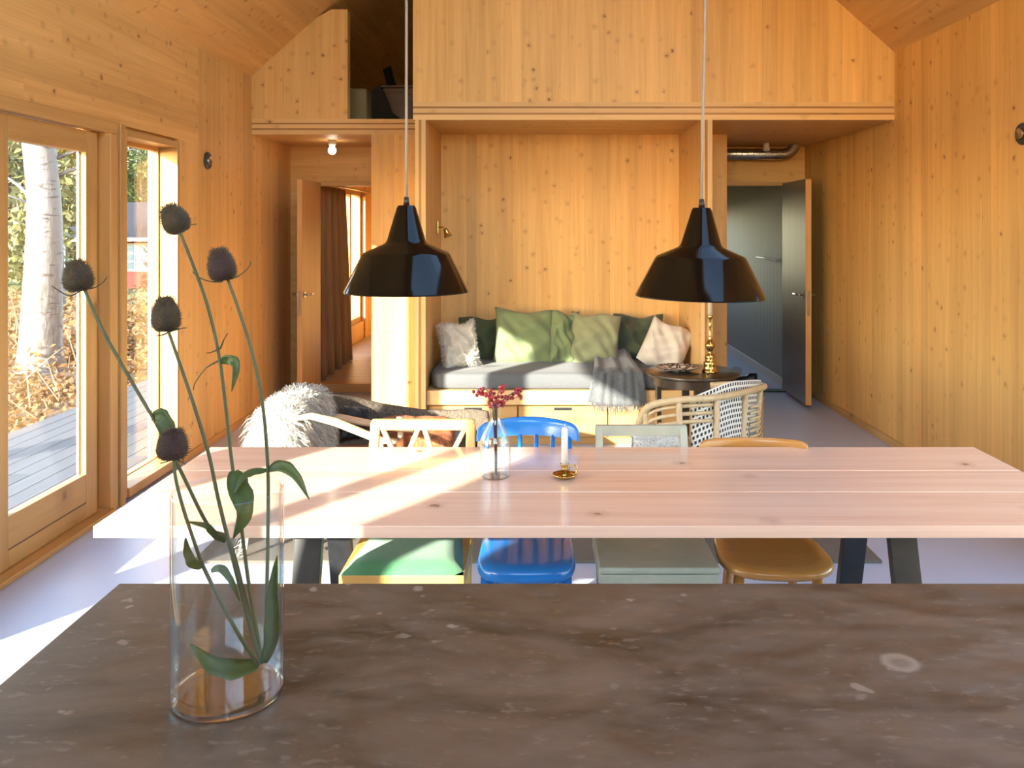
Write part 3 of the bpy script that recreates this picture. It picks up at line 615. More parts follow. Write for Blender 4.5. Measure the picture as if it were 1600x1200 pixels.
for i in range(17):
    u = i/16*2-1; x = u*.202; yv = .355 - .07*u*u + .0; hh = .030 + .006*(1-u*u); zc = .80 + .013*(1-u*u) - (.012 if abs(u) > .95 else 0)
    e = 1 if abs(u) < .97 else .75
    g.append([(x, yv-.014, zc-hh*e), (x, yv-.016, zc+hh*.7*e), (x, yv-.006, zc+hh*e), (x, yv+.008, zc+hh*e), (x, yv+.014, zc), (x, yv+.010, zc-hh*e), (x, yv-.014, zc-hh*e)])
mb = MB().sheet(g); mb.f.append((0,1,2,3,4,5)); mb.f.append(tuple(16*7+k for k in (5,4,3,2,1,0))); mb.build('comb_rail', blue_m, t, smooth=True, sub=1)
for k in range(6):
    u = (k/5*2-1)*.82; MB().tube([(u*.17, .165 - .02*u*u, .455), (u*.185, .26-.05*u*u, .64), (u*.20, .352-.07*u*u, .785)], [.009, .011, .008], 8).build('spindle', blue_m, t, smooth=True)
# 3: grey-green painted
gg = plain('grey_green_paint', (.42,.44,.36), (.36,.38,.31), 14, .42)
t = thing('dining_chair', 'square grey-green painted chair with an open back', 'chair', (.402, 3.10, 0), group=GR)
MB().box((-.20, -.205, .38), (.20, .20, .435)).build('apron', gg, t, bevel=.004); MB().box((-.205, -.21, .437), (.205, .20, .46)).build('seat', gg, t, bevel=.008)
for s in (-1, 1):
    MB().bar((s*.18, -.185, .38), (s*.18, -.185, 0), .04, .04, (0,1,0)).build('leg', gg, t, bevel=.003); MB().bar((s*.17, .19, 0), (s*.17, .19, .45), .036, .036, (0,1,0)).build('leg', gg, t, bevel=.003)
    MB().bar((s*.165, .19, .45), (s*.167, .33, .81), .028, .03, (0,1,0)).build('back_post', gg, t, bevel=.003)
MB().bar((-.18, .325, .795), (.18, .325, .795), .026, .042).build('top_rail', gg, t, bevel=.003); MB().bar((-.16, .24, .58), (.16, .24, .58), .022, .035).build('lower_rail', gg, t, bevel=.003)
# 4: golden oak
oak = wood('golden_oak', 'x', (.36,.16,.035), (.47,.22,.055), knots=0, rough=.3, var=.02, coat=.3)
t = thing('dining_chair', 'golden oak chair with a saddle seat and round legs', 'chair', (.82, 3.08, 0), (0, 0, -.05), group=GR)
round_seat(.41, .36, .41, .425, .462, oak, .03, 3.6, .008).build('seat', oak, t, smooth=True)
for sx in (-1, 1):
    leg(t, sx*.13, -.13, .43, sx*.035, -.045, .019, .013, oak); leg(t, sx*.11, .14, .43, sx*.03, .07, .019, .013, oak)
g = []
for i in range(17):
    u = i/16*2-1; x = u*.212; yv = .345 - .06*u*u; hh = .034 if abs(u) < .96 else .026; zc = .735
    g.append([(x, yv-.012, zc-hh), (x, yv-.012, zc+hh*.85), (x, yv-.004, zc+hh), (x, yv+.006, zc+hh), (x, yv+.012, zc), (x, yv+.008, zc-hh), (x, yv-.012, zc-hh)])
mb = MB().sheet(g); mb.f.append((0,1,2,3,4,5)); mb.f.append(tuple(16*7+k for k in (5,4,3,2,1,0))); mb.build('top_rail', oak, t, smooth=True, sub=1)
for k in range(5):
    u = (k/4*2-1)*.8; MB().tube([(u*.16, .17-.02*u*u, .455), (u*.20, .342-.06*u*u, .715)], [.011, .009], 8).build('spindle', oak, t, smooth=True)

# ------------------------------------------------------------------ pendant lamps over the table
def pendant(x, y, z, label, tilt=0, k=1.0):
    t = thing('pendant_lamp', label, 'lamp', (x, y, z), (0, tilt, 0), group='black enamel pendants over the dining table')
    pr = [(.2115, 0), (.213, .004), (.208, .014), (.150, .128), (.143, .136), (.074, .166), (.066, .176), (.033, .288), (.028, .296), (.0, .297)]
    inn = [(.0, .285), (.026, .28), (.058, .178), (.07, .158), (.138, .128), (.146, .121), (.204, .012), (.2115, 0)]
    sh = MB().ring([(r*k, zz*k) for r, zz in pr[:-1]] + [(.001, .297*k), (.001, .285*k)] + [(r*k, zz*k) for r, zz in inn[1:-1]], 56).build('lamp_shade', black_enamel, t, auto=30)
    sk_ = MB().lathe([(0, .28), (.022, .28), (.022, .2), (0, .2)], 20).build('socket', white_p, t, auto=40)
    MB().lathe([(.012, .2), (.016, .19), (.03, .15), (.026, .125), (.012, .112), (0, .11)], 20).build('bulb', lamp_inner, sk_, smooth=True)
    zt = roof_z(x) - z
    MB().tube([(0, 0, .30), (-math.sin(tilt)*.1, 0, .6), (-math.sin(tilt)*.2, 0, zt-.01)], .0048, 8).build('cable', cable_m, t, smooth=True)
    MB().lathe([(0, .325*k), (.008, .325*k), (.011, .297*k), (0, .297*k)], 14).build('cable_grip', black_steel, t, smooth=True)
    MB().lathe([(.04, zt+.01), (.04, zt-.05), (.03, zt-.06), (0, zt-.06)], 20).build('ceiling_rose', black_enamel, t, auto=40)
pendant((635-CX)*2.95/F, 2.95, 1.378, 'black enamel pendant lamp hanging before the curtained doorway side')
pendant((1093.5-CX)*2.86/F, 2.86, 1.368, 'black enamel pendant lamp hanging before the side table and grey doorway', .02)

# ------------------------------------------------------------------ daybed in the alcove
t = thing('daybed', 'built-in timber daybed with drawers filling the alcove', 'bed', (.172, 6.77, 0))
pale_w = wood('daybed_board', 'x', (.62,.38,.16), (.72,.47,.22), knots=4, rough=.45)
MB().box((-.997, -.45, .30), (.997, .487, .405)).build('platform', pale_w, t, bevel=.004); MB().box((-.997, -.40, .0), (.997, .487, .30)).build('base', frame_w['x'], t)
for k in range(3):
    a = -.985 + k*.66; d = MB().box((a, -.425, .06), (a+.65, -.40, .285)).build('drawer', frame_w['x'], t, bevel=.004); MB().box((a+.26, -.4285, .255), (a+.39, -.423, .275)).build('finger_pull', black_steel, d)
grey_cloth = plain('grey_mattress_cloth', (.085,.088,.092), (.105,.108,.112), 160, .85, bump=.25, sheen=.1)
def soft_box(w, d, h, r, nu=40, seed=0, lump=.004):
    RR = random.Random(seed); mb = MB(); rings = []
    lv = [(0, r*.5), (r*.3, .0)] 
    prof = [(-r*.9, 0), (-r*.3, r*.25), (0, r), (0, h-r), (-r*.3, h-r*.28), (-r, h), (-d*.4, h+.006)]
    K = 64; vs = []; fs = []
    for (ins, zz) in prof:
        for k in range(K):
            a = 2*PI*k/K; c, q = math.cos(a), math.sin(a); n = 10
            x = math.copysign(abs(c)**(2/n), c)*(w/2+ins); yv = math.copysign(abs(q)**(2/n), q)*(d/2+ins); vs.append((x, yv, zz + RR.uniform(-lump, lump)*(zz > h*.5)))
    for i in range(len(prof)-1):
        for k in range(K): fs.append((i*K+k, i*K+(k+1)%K, (i+1)*K+(k+1)%K, (i+1)*K+k))
    fs.append(tuple(range(K-1, -1, -1))); fs.append(tuple((len(prof)-1)*K+k for k in range(K)))
    return mb.add(vs, fs)
tag(soft_box(1.975, .90, .125, .03, seed=3).build('mattress', grey_cloth, loc=(.175, 6.785, .405), smooth=True, sub=1), 'thin charcoal mattress lying on the daybed', 'mattress')

def cushion(name, label, px, py, D, w, h, th, roll=0, lean=.25, yaw=0, m=None, seed=0, ears=.07, wr=.016):
    RR = random.Random(seed); n = 25; ph = [RR.uniform(0, 6) for _ in range(6)]; vs = []; fs = []
    for side in (1, -1):
        for i in range(n):
            for j in range(n):
                u = i/(n-1)*2-1; v = j/(n-1)*2-1
                pin = 1 - .07*(1-v*v)*abs(u)**2*0 
                x = u*(1-ears*(1-v*v)**1.0*abs(u)**3)*w/2; zz = v*(1-ears*(1-u*u)*abs(v)**3)*h/2
                e = max(0, (1-u**4)*(1-v**4))**.55
                wv = wr*(math.sin(5*u+3*v+ph[0]) + math.sin(7*v-4*u+ph[1]) + .6*math.sin(11*u+9*v+ph[2]))*e
                vs.append((x + wr*.5*math.sin(6*v+ph[3])*e, -side*(th/2*e) - wv*(side > 0), zz - .05*h*(1-abs(v))*0 + wr*math.sin(4*u+ph[4])*.8))
    off = n*n
    for s in (0, 1):
        for i in range(n-1):
            for j in range(n-1): fs.append((s*off+i*n+j, s*off+(i+1)*n+j, s*off+(i+1)*n+j+1, s*off+i*n+j+1))
    rim = [(i, 0) for i in range(n)] + [(n-1, j) for j in range(1, n)] + [(i, n-1) for i in range(n-2, -1, -1)] + [(0, j) for j in range(n-2, 0, -1)]
    for k in range(len(rim)):
        a, b = rim[k], rim[(k+1) % len(rim)]; fs.append((a[0]*n+a[1], b[0]*n+b[1], off+b[0]*n+b[1], off+a[0]*n+a[1]))
    o = MB().add(vs, fs).build(name, m, loc=W(px, py, D), smooth=True)
    o.rotation_euler = (Matrix.Rotation(yaw, 3, 'Z') @ Matrix.Rotation(-lean, 3, 'X') @ Matrix.Rotation(roll, 3, 'Y')).to_euler()
    return tag(o, label, 'cushion', 'cushions on the daybed')
def cloth(name, a, b): return plain(name, a, b, 260, .9, bump=.3, sheen=.15)
dk_green = cloth('dark_green_linen', (.055,.070,.030), (.075,.090,.042)); md_green = cloth('green_linen', (.145,.185,.085), (.17,.21,.10)); lt_green = cloth('olive_linen', (.22,.225,.12), (.25,.255,.14)); cream = cloth('cream_linen', (.52,.45,.38), (.58,.50,.43)); dg2 = cloth('forest_linen', (.050,.062,.034), (.066,.08,.046))
cushion('cushion', 'dark green cushion behind the white fluffy one', 748, 535, 7.06, .36, .42, .12, .02, .22, -.1, dk_green, 1)
cushion('cushion', 'large sunlit green cushion with a pointed corner', 822, 528, 6.93, .52, .46, .16, .05, .28, .08, md_green, 2)
cushion('cushion', 'narrow tilted green cushion between two larger ones', 882, 528, 6.90, .24, .43, .11, .12, .25, .3, md_green, 3)
cushion('cushion', 'light olive cushion beside the grey throw', 929, 530, 6.88, .40, .42, .15, .06, .3, -.12, lt_green, 4)
cushion('cushion', 'dark forest-green cushion beside the cream one', 998, 528, 7.05, .42, .38, .13, .03, .24, .1, dg2, 5)
cushion('cushion', 'cream cushion slumped at the side table end', 1040, 541, 6.72, .35, .37, .17, .40, .34, -.12, cream, 6, ears=.03)
fl_m = plain('white_boucle', (.72,.68,.60), (.62,.58,.50), 120, .95, bump=.8)
fc = cushion('cushion', 'white fluffy cushion at the panel end of the daybed', 717, 541, 6.70, .31, .40, .18, -.10, .34, .28, fl_m, 7, ears=.16)
def tufts(mesh_o, name, m, n, ln, wd, seed, up=None, front=None, curl=.4):
    RR = random.Random(seed); me = mesh_o.data; ps = [p for p in me.polygons if (front is None or p.normal.dot(Vector(front)) > 0)]
    ar = [p.area for p in ps]; pick = RR.choices(ps, ar, k=n); mb = MB()
    for p in pick:
        vs = [me.vertices[i].co for i in p.vertices]; a, b = RR.random(), RR.random()
        c = vs[0].lerp(vs[1], a).lerp(vs[-1].lerp(vs[2], a), b) if len(vs) > 3 else p.center
        nrm = p.normal; t1 = nrm.orthogonal().normalized(); t1 = (Matrix.Rotation(RR.uniform(0, 6.28), 3, nrm) @ t1)
        L_ = ln*RR.uniform(.6, 1.3); d = (nrm + t1*RR.uniform(0, .8)).normalized(); g = Vector(up) if up else Vector((0,0,0))
        m1 = c + d*L_*.45 + g*L_*.25; e = c + d*L_*.7 + g*L_*.8 + t1*L_*curl*RR.uniform(-1, 1); w = t1.cross(nrm)*wd*RR.uniform(.6, 1.2)
        mb.add([c-w, c+w, m1+w*.8, m1-w*.8, e], [(0,1,2,3), (3,2,4)])
    me2 = bpy.data.meshes.new(name); me2.from_pydata(mb.v, [], mb.f); me2.update(); me2.polygons.foreach_set('use_smooth', [True]*len(me2.polygons))
    o = put(name, me2, m, mesh_o); o['kind'] = 'stuff'; return o
tufts(fc, 'pile', fl_m, 2600, .028, .0022, 5)

# grey throw over the front edge
throw_m = plain('grey_wool_throw', (.075,.078,.082), (.115,.118,.122), 90, .95, bump=.5, sheen=.3, stretch=(1,1,1))
t = thing('throw_blanket', 'grey fringed wool throw hanging over the daybed edge', 'blanket', (0, 0, 0))
def throw_pt(u, s):      # u across 0..1, s along 0..1 from the cushions to the hem
    path = [(6.98, .60), (6.80, .562), (6.55, .553), (6.36, .549), (6.315, .53), (6.30, .47), (6.29, .40), (6.285, .33)]
    k = s*(len(path)-1); i = min(int(k), len(path)-2); f = k-i; yv = path[i][0]*(1-f)+path[i+1][0]*f; zz = path[i][1]*(1-f)+path[i+1][1]*f
    xa = .44 + .0*s - .09*s; xb = .72 + .06*s; x = xa+(xb-xa)*u
    rip = math.sin(u*17+2*s)*.008 + math.sin(u*31-3*s)*.004
    return (x, yv - (abs(rip)*1.6 if s > .5 else 0) - .004, zz + (rip+.012 if s <= .55 else 0) - (.02*math.sin(u*3.1) if s > .9 else 0))
MB().sheet([[throw_pt(j/32, i/28) for j in range(33)] for i in range(29)]).build('cloth', throw_m, t, smooth=True, solid=.006)
mb = MB()
for k in range(70):
    a = Vector(throw_pt(k/69, 1)); e = a + Vector((R.uniform(-.008,.008), R.uniform(-.012,0), -R.uniform(.045,.075))); mb.tube([a, (a+e)/2 + Vector((R.uniform(-.004,.004), 0, 0)), e], [.0022, .0018, .001], 4)
mb.build('fringe', throw_m, t)

# ------------------------------------------------------------------ side table and what stands on it
dkw = wood('dark_stained_table', 'x', (.030,.018,.011), (.050,.030,.018), knots=0, rough=.3, var=.02, coat=.2)
ST = Vector((1.02, 5.76, 0)); t = thing('side_table', 'round dark-stained side table before the alcove', 'table', ST)
MB().lathe([(0, .618), (.30, .618), (.308, .622), (.31, .63), (.308, .638), (.30, .642), (0, .642)], 48).build('table_top', dkw, t, auto=35)
MB().ring([(.245, .56), (.27, .56), (.27, .618), (.245, .618)], 48).build('apron', dkw, t, auto=35)
for a in (-1.50, -3.0, .2, 1.6): 
    c, q = math.cos(a), math.sin(a); MB().bar((c*.235, q*.235, .0), (c*.235, q*.235, .615), .10 if a == -1.50 else .05, .03, (c, q, 0)).build('leg', dkw, t, bevel=.003)
def plate_mat():
    m, nt, b, o = new('patterned_plate'); L = nt.links.new; tc = N(nt, 'TexCoord'); vo = N(nt, 'TexVoronoi', feature='DISTANCE_TO_EDGE', i={'Scale': 26.0}); L(tc.outputs['Object'], vo.inputs['Vector'])
    r = N(nt, 'MapRange', i={1: .10, 2: .16}); L(vo.outputs['Distance'], r.inputs[0]); L(mix(nt, r.outputs[0], (.02,.018,.018), (.62,.60,.57)), b.inputs['Base Color']); b.inputs['Roughness'].default_value = .25; return m
pl = thing('plate', 'shallow plate with a black and white pattern on the side table', 'plate', (.918, 5.74, .642))
MB().ring([(.001, 0), (.06, 0), (.075, .006), (.135, .026), (.14, .03), (.136, .032), (.075, .012), (.06, .008), (.001, .008)], 44).build('dish', plate_mat(), pl, smooth=True); MB().ring([(.136, .0275), (.1415, .029), (.1415, .0335), (.136, .0325)], 44).build('rim', black_steel, pl, smooth=True)
cs = thing('candlestick', 'tall turned brass candlestick on the dark side table', 'candlestick', (1.125, 5.70, .642))
MB().lathe([(0, 0), (.052, 0), (.052, .012), (.044, .02), (.04, .05), (.046, .062), (.036, .075), (.028, .085), (.036, .10), (.034, .115), (.018, .125), (.014, .135), (.022, .15), (.034, .172), (.034, .186), (.022, .205), (.012, .216)], 28).build('base', brass_m, cs, smooth=True)
MB().lathe([(.012, .214), (.016, .224), (.009, .235), (.0085, .30), (.012, .31), (.0085, .32), (.009, .345), (.016, .36), (.019, .372), (.015, .378), (0, .378)], 24).build('stem', brass_m, cs, smooth=True)
cd = thing('candle', 'slim pale candle in the tall brass candlestick', 'candle', (1.125, 5.70, 1.02)); wax = plain('pale_wax', (.70,.58,.44), None, 6, .45)
MB().lathe([(0, 0), (.0135, 0), (.012, .25), (.007, .257), (0, .258)], 18).build('wax', wax, cd, smooth=True); MB().tube([(0,0,.256), (.001,0,.27)], .0012, 6).build('wick', black_steel, cd)

# ------------------------------------------------------------------ rug and lounge chairs
rug_m = plain('taupe_rug', (.17,.145,.115), (.12,.10,.08), 120, .95, bump=.6, stretch=(1,2.5,1))
tag(MB().box((-1.65, 4.11, .001), (1.63, 5.55, .014)).build('rug', rug_m), 'flat taupe rug under the lounge chairs', 'rug')
# leather chair with sheepskin (at the window side)
lw = wood('pale_ash_chair', 'x', (.62,.44,.27), (.72,.54,.35), knots=0, rough=.4); leather = plain('cognac_leather', (.33,.13,.05), (.27,.10,.038), 9, .45, bump=.15, bscale=140)
LC = Vector((-.95, 4.52, .014)); t = thing('lounge_chair', 'pale ash lounge chair with cognac leather under a sheepskin', 'chair', LC)
for s in (-1, 1):
    yv = s*.29
    q_ = 0 if s < 0 else .13; MB().tube([(-.29, yv, .64-q_), (-.17, yv, .662-q_), (-.05, yv, .633-q_), (.17, yv, .543-q_*.6), (.25, yv, .535-q_*.6)], [.02, .034, .04, .036, .026], 12, .45).build('armrest', lw, t, smooth=True)
    MB().tube([(.20, yv, .0), (.17, yv, .53)], .017, 10).build('leg', lw, t, smooth=True); MB().tube([(-.22, yv, .0), (-.24, yv, .35), (-.33, yv, .68)], .018, 10).build('leg', lw, t, smooth=True)
    MB().tube([(-.23, yv, .24), (.19, yv, .31)], .014, 8).build('side_rail', lw, t, smooth=True)
MB().tube([(-.33, -.3, .67), (-.33, .3, .67)], .016, 10).build('back_rail', lw, t, smooth=True); MB().tube([(.19, -.29, .32), (.19, .29, .32)], .016, 10).build('front_rail', lw, t, smooth=True); MB().tube([(-.23, -.29, .24), (-.23, .29, .24)], .014, 10).build('rear_rail', lw, t, smooth=True)
g = []
for i in range(17):
    s = i/16; path = [(-.345, .675), (-.32, .55), (-.27, .38), (-.2, .30), (-.05, .29), (.1, .32), (.2, .345)]; k = s*6; q = min(int(k), 5); f = k-q
    x = path[q][0]*(1-f)+path[q+1][0]*f; zz = path[q][1]*(1-f)+path[q+1][1]*f
    g.append([(x, -.28+.56*j/10, zz + .10*(abs(j/10*2-1)**2.5)*(.25 < s) - .02) for j in range(11)])
MB().sheet(g).build('sling', leather, t, smooth=True, solid=.006)
def wool_mat(name, a, b): return plain(name, a, b, 30, .9, sheen=.4)
wool = wool_mat('cream_wool', (.62,.58,.50), (.44,.41,.35))
g = []
for i in range(26):
    s = i/25*2-1; row = []
    for j in range(22):
        u = j/21*2-1
        # draped over the back rail which runs along Y at x=-.33: s runs over the rail, u along it
        a = s*(1.05 if s > 0 else 1.1); over = math.copysign(min(abs(a), .22)/.22, a)
        x = -.335 + .085*math.sin(over*PI/2) + (.07*max(0, abs(a)-.22)*(1 if a > 0 else -.75)); zz = .72 - .03*(1-math.cos(over*PI/2)) - max(0, abs(a)-.22)*.52
        yv = u*.37 - .02; zz -= .05*u*u*(1 if u < 0 else .6) + max(0, -u-.80)*1.3 + max(0, u-.8)*.5; yv = max(yv, -.335-.05*max(0,-u-.8)*3); row.append((x + .012*math.sin(9*u+5*s), yv, zz + .008*math.sin(13*u)*math.cos(7*s)))
    g.append(row)
sk1 = tag(MB().sheet(g).build('sheepskin', wool, loc=LC, smooth=True, solid=0), 'long-haired cream sheepskin draped over the leather chair back', 'sheepskin')
for p in sk1.data.polygons: pass
o = tufts(sk1, 'wool', wool, 8500, .095, .0022, 9, up=(0, 0, -.8), curl=.35)
# low speckled lounge chair facing the camera
spk = plain('speckled_brown_wool', (.05,.036,.024), (.15,.115,.08), 75, .95, bump=.7)
kil = plain('rust_kilim', (.42,.13,.035), (.12,.05,.03), 24, .9, stretch=(3,1,1)); gry = plain('grey_knit', (.30,.30,.31), (.20,.20,.21), 60, .9, bump=.5)
t = thing('lounge_chair', 'low speckled brown lounge chair with a dipped curved back', 'chair', (-.80, 5.13, .014))
top = [(-.50, -.10, .585), (-.47, .13, .57), (-.36, .27, .53), (-.2, .33, .475), (.05, .335, .437), (.25, .31, .437), (.40, .22, .465), (.50, .05, .485), (.51, -.12, .47)]
pts = []
for i in range(len(top)-1):
    for k in range(4): f = k/4; pts.append(tuple(top[i][q]*(1-f)+top[i+1][q]*f for q in range(3)))
pts.append(top[-1])
g = []
for (x, yv, zz) in pts:
    c = Vector((x, yv-.05, 0)); n_ = c.normalized() if c.length > .01 else Vector((0,1,0))
    g.append([tuple(Vector((x, yv, 0))*.86 + Vector((0,0,.14))), (x*.95, yv*.95, .30), (x, yv, zz-.03), (x*.985, yv*.985, zz), (x*.95, yv*.95, zz-.005), (x*.90, yv*.88, zz-.04), (x*.84, yv*.82, .26), (x*.8, yv*.78, .16)])
mb = MB().sheet(g); mb.f.append(tuple(range(8))); mb.f.append(tuple((len(pts)-1)*8+k for k in range(7, -1, -1))); mb.build('back_shell', spk, t, smooth=True)
soft_box(.80, .52, .16, .05, seed=8).build('seat_cushion', spk, t, loc=(0, -.06, .16), smooth=True)
for sx in (-.34, .34):
    for sy in (-.26, .2): MB().tube([(sx, sy, .0), (sx*.95, sy*.95, .17)], [.014, .018], 10).build('leg', black_steel, t, smooth=True)
def small_cushion(label, loc, w, h, th, rot, m, seed):
    o = cushion('cushion', label, 800, 500, 5, w, h, th, 0, 0, 0, m, seed, wr=.006); o.location = loc; o.rotation_euler = rot; o['group'] = 'cushions on the speckled lounge chair'; return o
small_cushion('rust kilim cushion lying on the speckled lounge chair', (-.70, 4.96, .405), .46, .34, .13, (-1.25, .05, .1), kil, 11)
small_cushion('grey knitted cushion leaning in the speckled lounge chair', (-.60, 5.10, .395), .28, .20, .08, (-1.1, 0, .15), gry, 12)
small_cushion('black cushion in the high corner of the speckled lounge chair', (-1.10, 5.18, .43), .17, .20, .07, (-.5, .2, .5), plain('black_velvet', (.014,.013,.016), None, 60, .8, sheen=.3), 13)

# rattan chair
rat = plain('peeled_rattan', (.60,.44,.25), (.50,.35,.19), 40, .45, stretch=(1,1,1)); RC = Vector((.88, 4.72, .014))
t = thing('rattan_chair', 'round-backed rattan armchair beside the oak dining chair', 'chair', RC)
def rc(px, py, D): return W(px, py, D) - RC
rail = [rc(996, 668, 4.40), rc(1004, 648, 4.38), rc(1018, 633, 4.34), rc(1060, 625, 4.30), rc(1113, 622, 4.34), rc(1150, 616, 4.46), rc(1178, 609, 4.66), rc(1194, 604, 4.90), rc(1186, 602, 5.12), rc(1150, 600, 5.22), rc(1110, 602, 5.24)]
def smooth_path(P, n=6):
    out = []
    for i in range(len(P)-1):
        p0, p1, p2, p3 = P[max(i-1,0)], P[i], P[i+1], P[min(i+2,len(P)-1)]
        for k in range(n):
            f = k/n; out.append(.5*((2*p1) + (p2-p0)*f + (2*p0-5*p1+4*p2-p3)*f*f + (3*p1-p0-3*p2+p3)*f**3))
    return out + [P[-1]]
RP = smooth_path([Vector(p) for p in rail]); MB().tube(RP, .018, 12).build('top_rail', rat, t, smooth=True)
CEN = Vector((.05, .06, 0))
def low(p, z, k=.86): q = CEN + (Vector((p.x, p.y, 0)) - CEN)*k; return Vector((q.x, q.y, z))
MB().tube([low(p, .40, .93) for p in RP[6:]], .014, 10).build('mid_hoop', rat, t, smooth=True); MB().tube([low(p, .30) for p in RP], .018, 10).build('seat_hoop', rat, t, smooth=True)
for k in (8, 18, 25, 33, 39, 48, 58): MB().tube([RP[k], low(RP[k], .30), low(RP[k], .0, .80)], .016, 10).build('upright', rat, t, smooth=True)
for q, dz in enumerate((.035, .075, .115)): MB().tube([p + (low(p, 0, .97) - Vector((p.x, p.y, 0))) - Vector((0,0,dz*1.0)) for p in RP[5:25]], .010, 8).build('rung', rat, t, smooth=True)
for k in range(9):
    zz = .62 - k*.032; a, b = RP[35], RP[42]; f = (.68-zz)
    pa = low(a, zz, .985-.1*f); pb = low(b, zz, .985-.1*f); m_ = (pa+pb)/2 + Vector((.012, -.012, -.012)); MB().tube([pa, m_, pb], .0085, 8).build('rung', rat, t, smooth=True)
MB().lathe([(0, 0), (.37, 0), (.385, .02), (.37, .05), (0, .06)], 36, ex=.92, ey=.95).build('seat', rat, t, loc=(.05, .05, .27), smooth=True)
def chk_mat():
    m, nt, b, o = new('black_white_weave'); L = nt.links.new; uv = N(nt, 'UVMap'); br = N(nt, 'TexBrick', i={'Scale': 1.0, 'Mortar Size': .22, 'Brick Width': 1.0, 'Row Height': 1.0, 'Color1': (.02,.018,.018,1), 'Color2': (.03,.025,.025,1), 'Mortar': (.72,.68,.62,1), 'Mortar Smooth': .05}); L(uv.outputs[0], br.inputs['Vector'])
    L(br.outputs[0], b.inputs['Base Color']); b.inputs['Roughness'].default_value = .9; return m
g = []; seq = RP[20:46]
for i in range(19):
    s = i/18; row = []
    for j, p in enumerate(seq):
        u = j/(len(seq)-1); hump = .085*math.sin(min(1, u*2.2)*PI/2)*(1-.62*u) if u > 0 else 0; zt = p.z + hump; zz = zt - s*.36; k = .93 - .03*s
        row.append(tuple(low(p, zz, k)))
    g.append(row)
mbt = MB().sheet(g); th_ = thing('throw_blanket', 'black and white patterned weave spread inside the rattan chair back', 'blanket', RC)
me = bpy.data.meshes.new('cloth'); me.from_pydata(mbt.v, [], mbt.f); uvl = me.uv_layers.new(name='UVMap'); nn = len(seq)
for lp in me.loops: i, j = divmod(lp.vertex_index, nn); uvl.data[lp.index].uv = (j*1.35, i*.72)
me.polygons.foreach_set('use_smooth', [True]*len(me.polygons)); put('cloth', me, chk_mat(), th_, solid=.006)
wool2 = wool_mat('white_wool', (.74,.72,.68), (.62,.60,.56)); g = []
for i in range(15):
    s = i/14*2-1; g.append([(.60+.13*s, 4.36 + .09*u, .60 - .05*abs(s)**2 - .16*abs(u)**2.2) for u in [j/12*2-1 for j in range(13)]])
sk2 = tag(MB().sheet(g).build('sheepskin', wool2, smooth=True), 'small white sheepskin over the arm of the rattan chair', 'sheepskin')
tufts(sk2, 'wool', wool2, 1500, .05, .002, 21, up=(0, 0, -.6))

# shoes on the grey hall floor
def shoe(x, y, rz, m, label):
    t = thing('shoe', label, 'shoe', (x, y, .0), (0, 0, rz), group='shoes left in the grey room'); g = []
    for i in range(11):
        s = i/10; w = .036 + .012*math.sin(s*PI*.9+.3) - (.02 if s == 1 else 0) - (.012 if s == 0 else 0); hgt = .07 - .045*s**.7 if s > .35 else .075; yv = s*.26-.13
        g.append([(math.cos(a)*w, yv, .018 + math.sin(a)*hgt) for a in [PI*k/8 for k in range(9)]])
    mb = MB().sheet(g); mb.f.append(tuple(range(9))); mb.f.append(tuple(10*9+k for k in range(9))); mb.build('upper', m, t, smooth=True)
    MB().lathe([(0, 0), (.9, 0), (1, .3), (1, 1), (0, 1)], 24).build('sole', white_p, t).scale = (.05, .14, .018)
shoe(2.05, 9.35, 1.1, plain('pale_blue_canvas', (.35,.45,.55), None, 40, .8), 'pale shoe on the blue-lit floor of the grey room')
shoe(2.12, 8.95, 1.3, plain('black_leather_shoe', (.015,.015,.017), None, 40, .4), 'black shoe on the blue-lit floor of the grey room')

# ------------------------------------------------------------------ on the dining table
TZ = .74
bt = thing('bottle_vase', 'clear glass bottle vase holding red berries on the dining table', 'vase', (-.152, 2.98, TZ))
def shell(outer, th):      # closed profile from outer (r,z) list, bottom first
    inn = [(max(.002, r-th), max(z, th*2.2)) for r, z in outer if r > .004]
    return [(.001, outer[0][1])] + [q for q in outer if q[0] > .001] + inn[::-1] + [(.001, th*2.2)]
MB().ring(shell([(.046, 0), (.052, .006), (.053, .10), (.052, .125), (.042, .15), (.026, .18), (.020, .20), (.0195, .25), (.021, .256)], .0026), 40).build('glass_body', vase_m, bt, auto=40)
bs = thing('berry_sprig', 'sprig of dark red berries standing in the bottle vase', 'berries', (-.152, 2.98, TZ+.012)); twig = plain('dark_twig', (.045,.025,.015), None, 30, .7); berry_m = plain('red_berry', (.42,.012,.022), (.26,.008,.016), 60, .3, coat=.4)
import bmesh
def sphere(name, r, m, seg=10, rings=6, sx=1, sy=1, sz=1):
    me = bpy.data.meshes.new(name); b = bmesh.new(); bmesh.ops.create_uvsphere(b, u_segments=seg, v_segments=rings, radius=r)
    for v in b.verts: v.co = (v.co.x*sx, v.co.y*sy, v.co.z*sz)
    b.to_mesh(me); b.free(); me.polygons.foreach_set('use_smooth', [True]*len(me.polygons)); me.materials.append(m); return me
bme = sphere('berry', .0068, berry_m); ends = []
def bp(px, py, dy=0): v = W(px, py, 2.98) - Vector((-.152, 2.98, TZ+.012)); v.y = dy; return v
br = [[(774, 742), (773, 690), (770, 640), (762, 618), (748, 608), (742, 618)], [(775, 742), (774, 690), (773, 640), (778, 615), (785, 600)], [(776, 742), (776, 690), (776, 636), (790, 622), (806, 612), (812, 606)], [(775, 742), (775, 690), (774, 636), (764, 612), (756, 603)], [(775, 742), (775, 690), (776, 636), (796, 626), (812, 622)]]
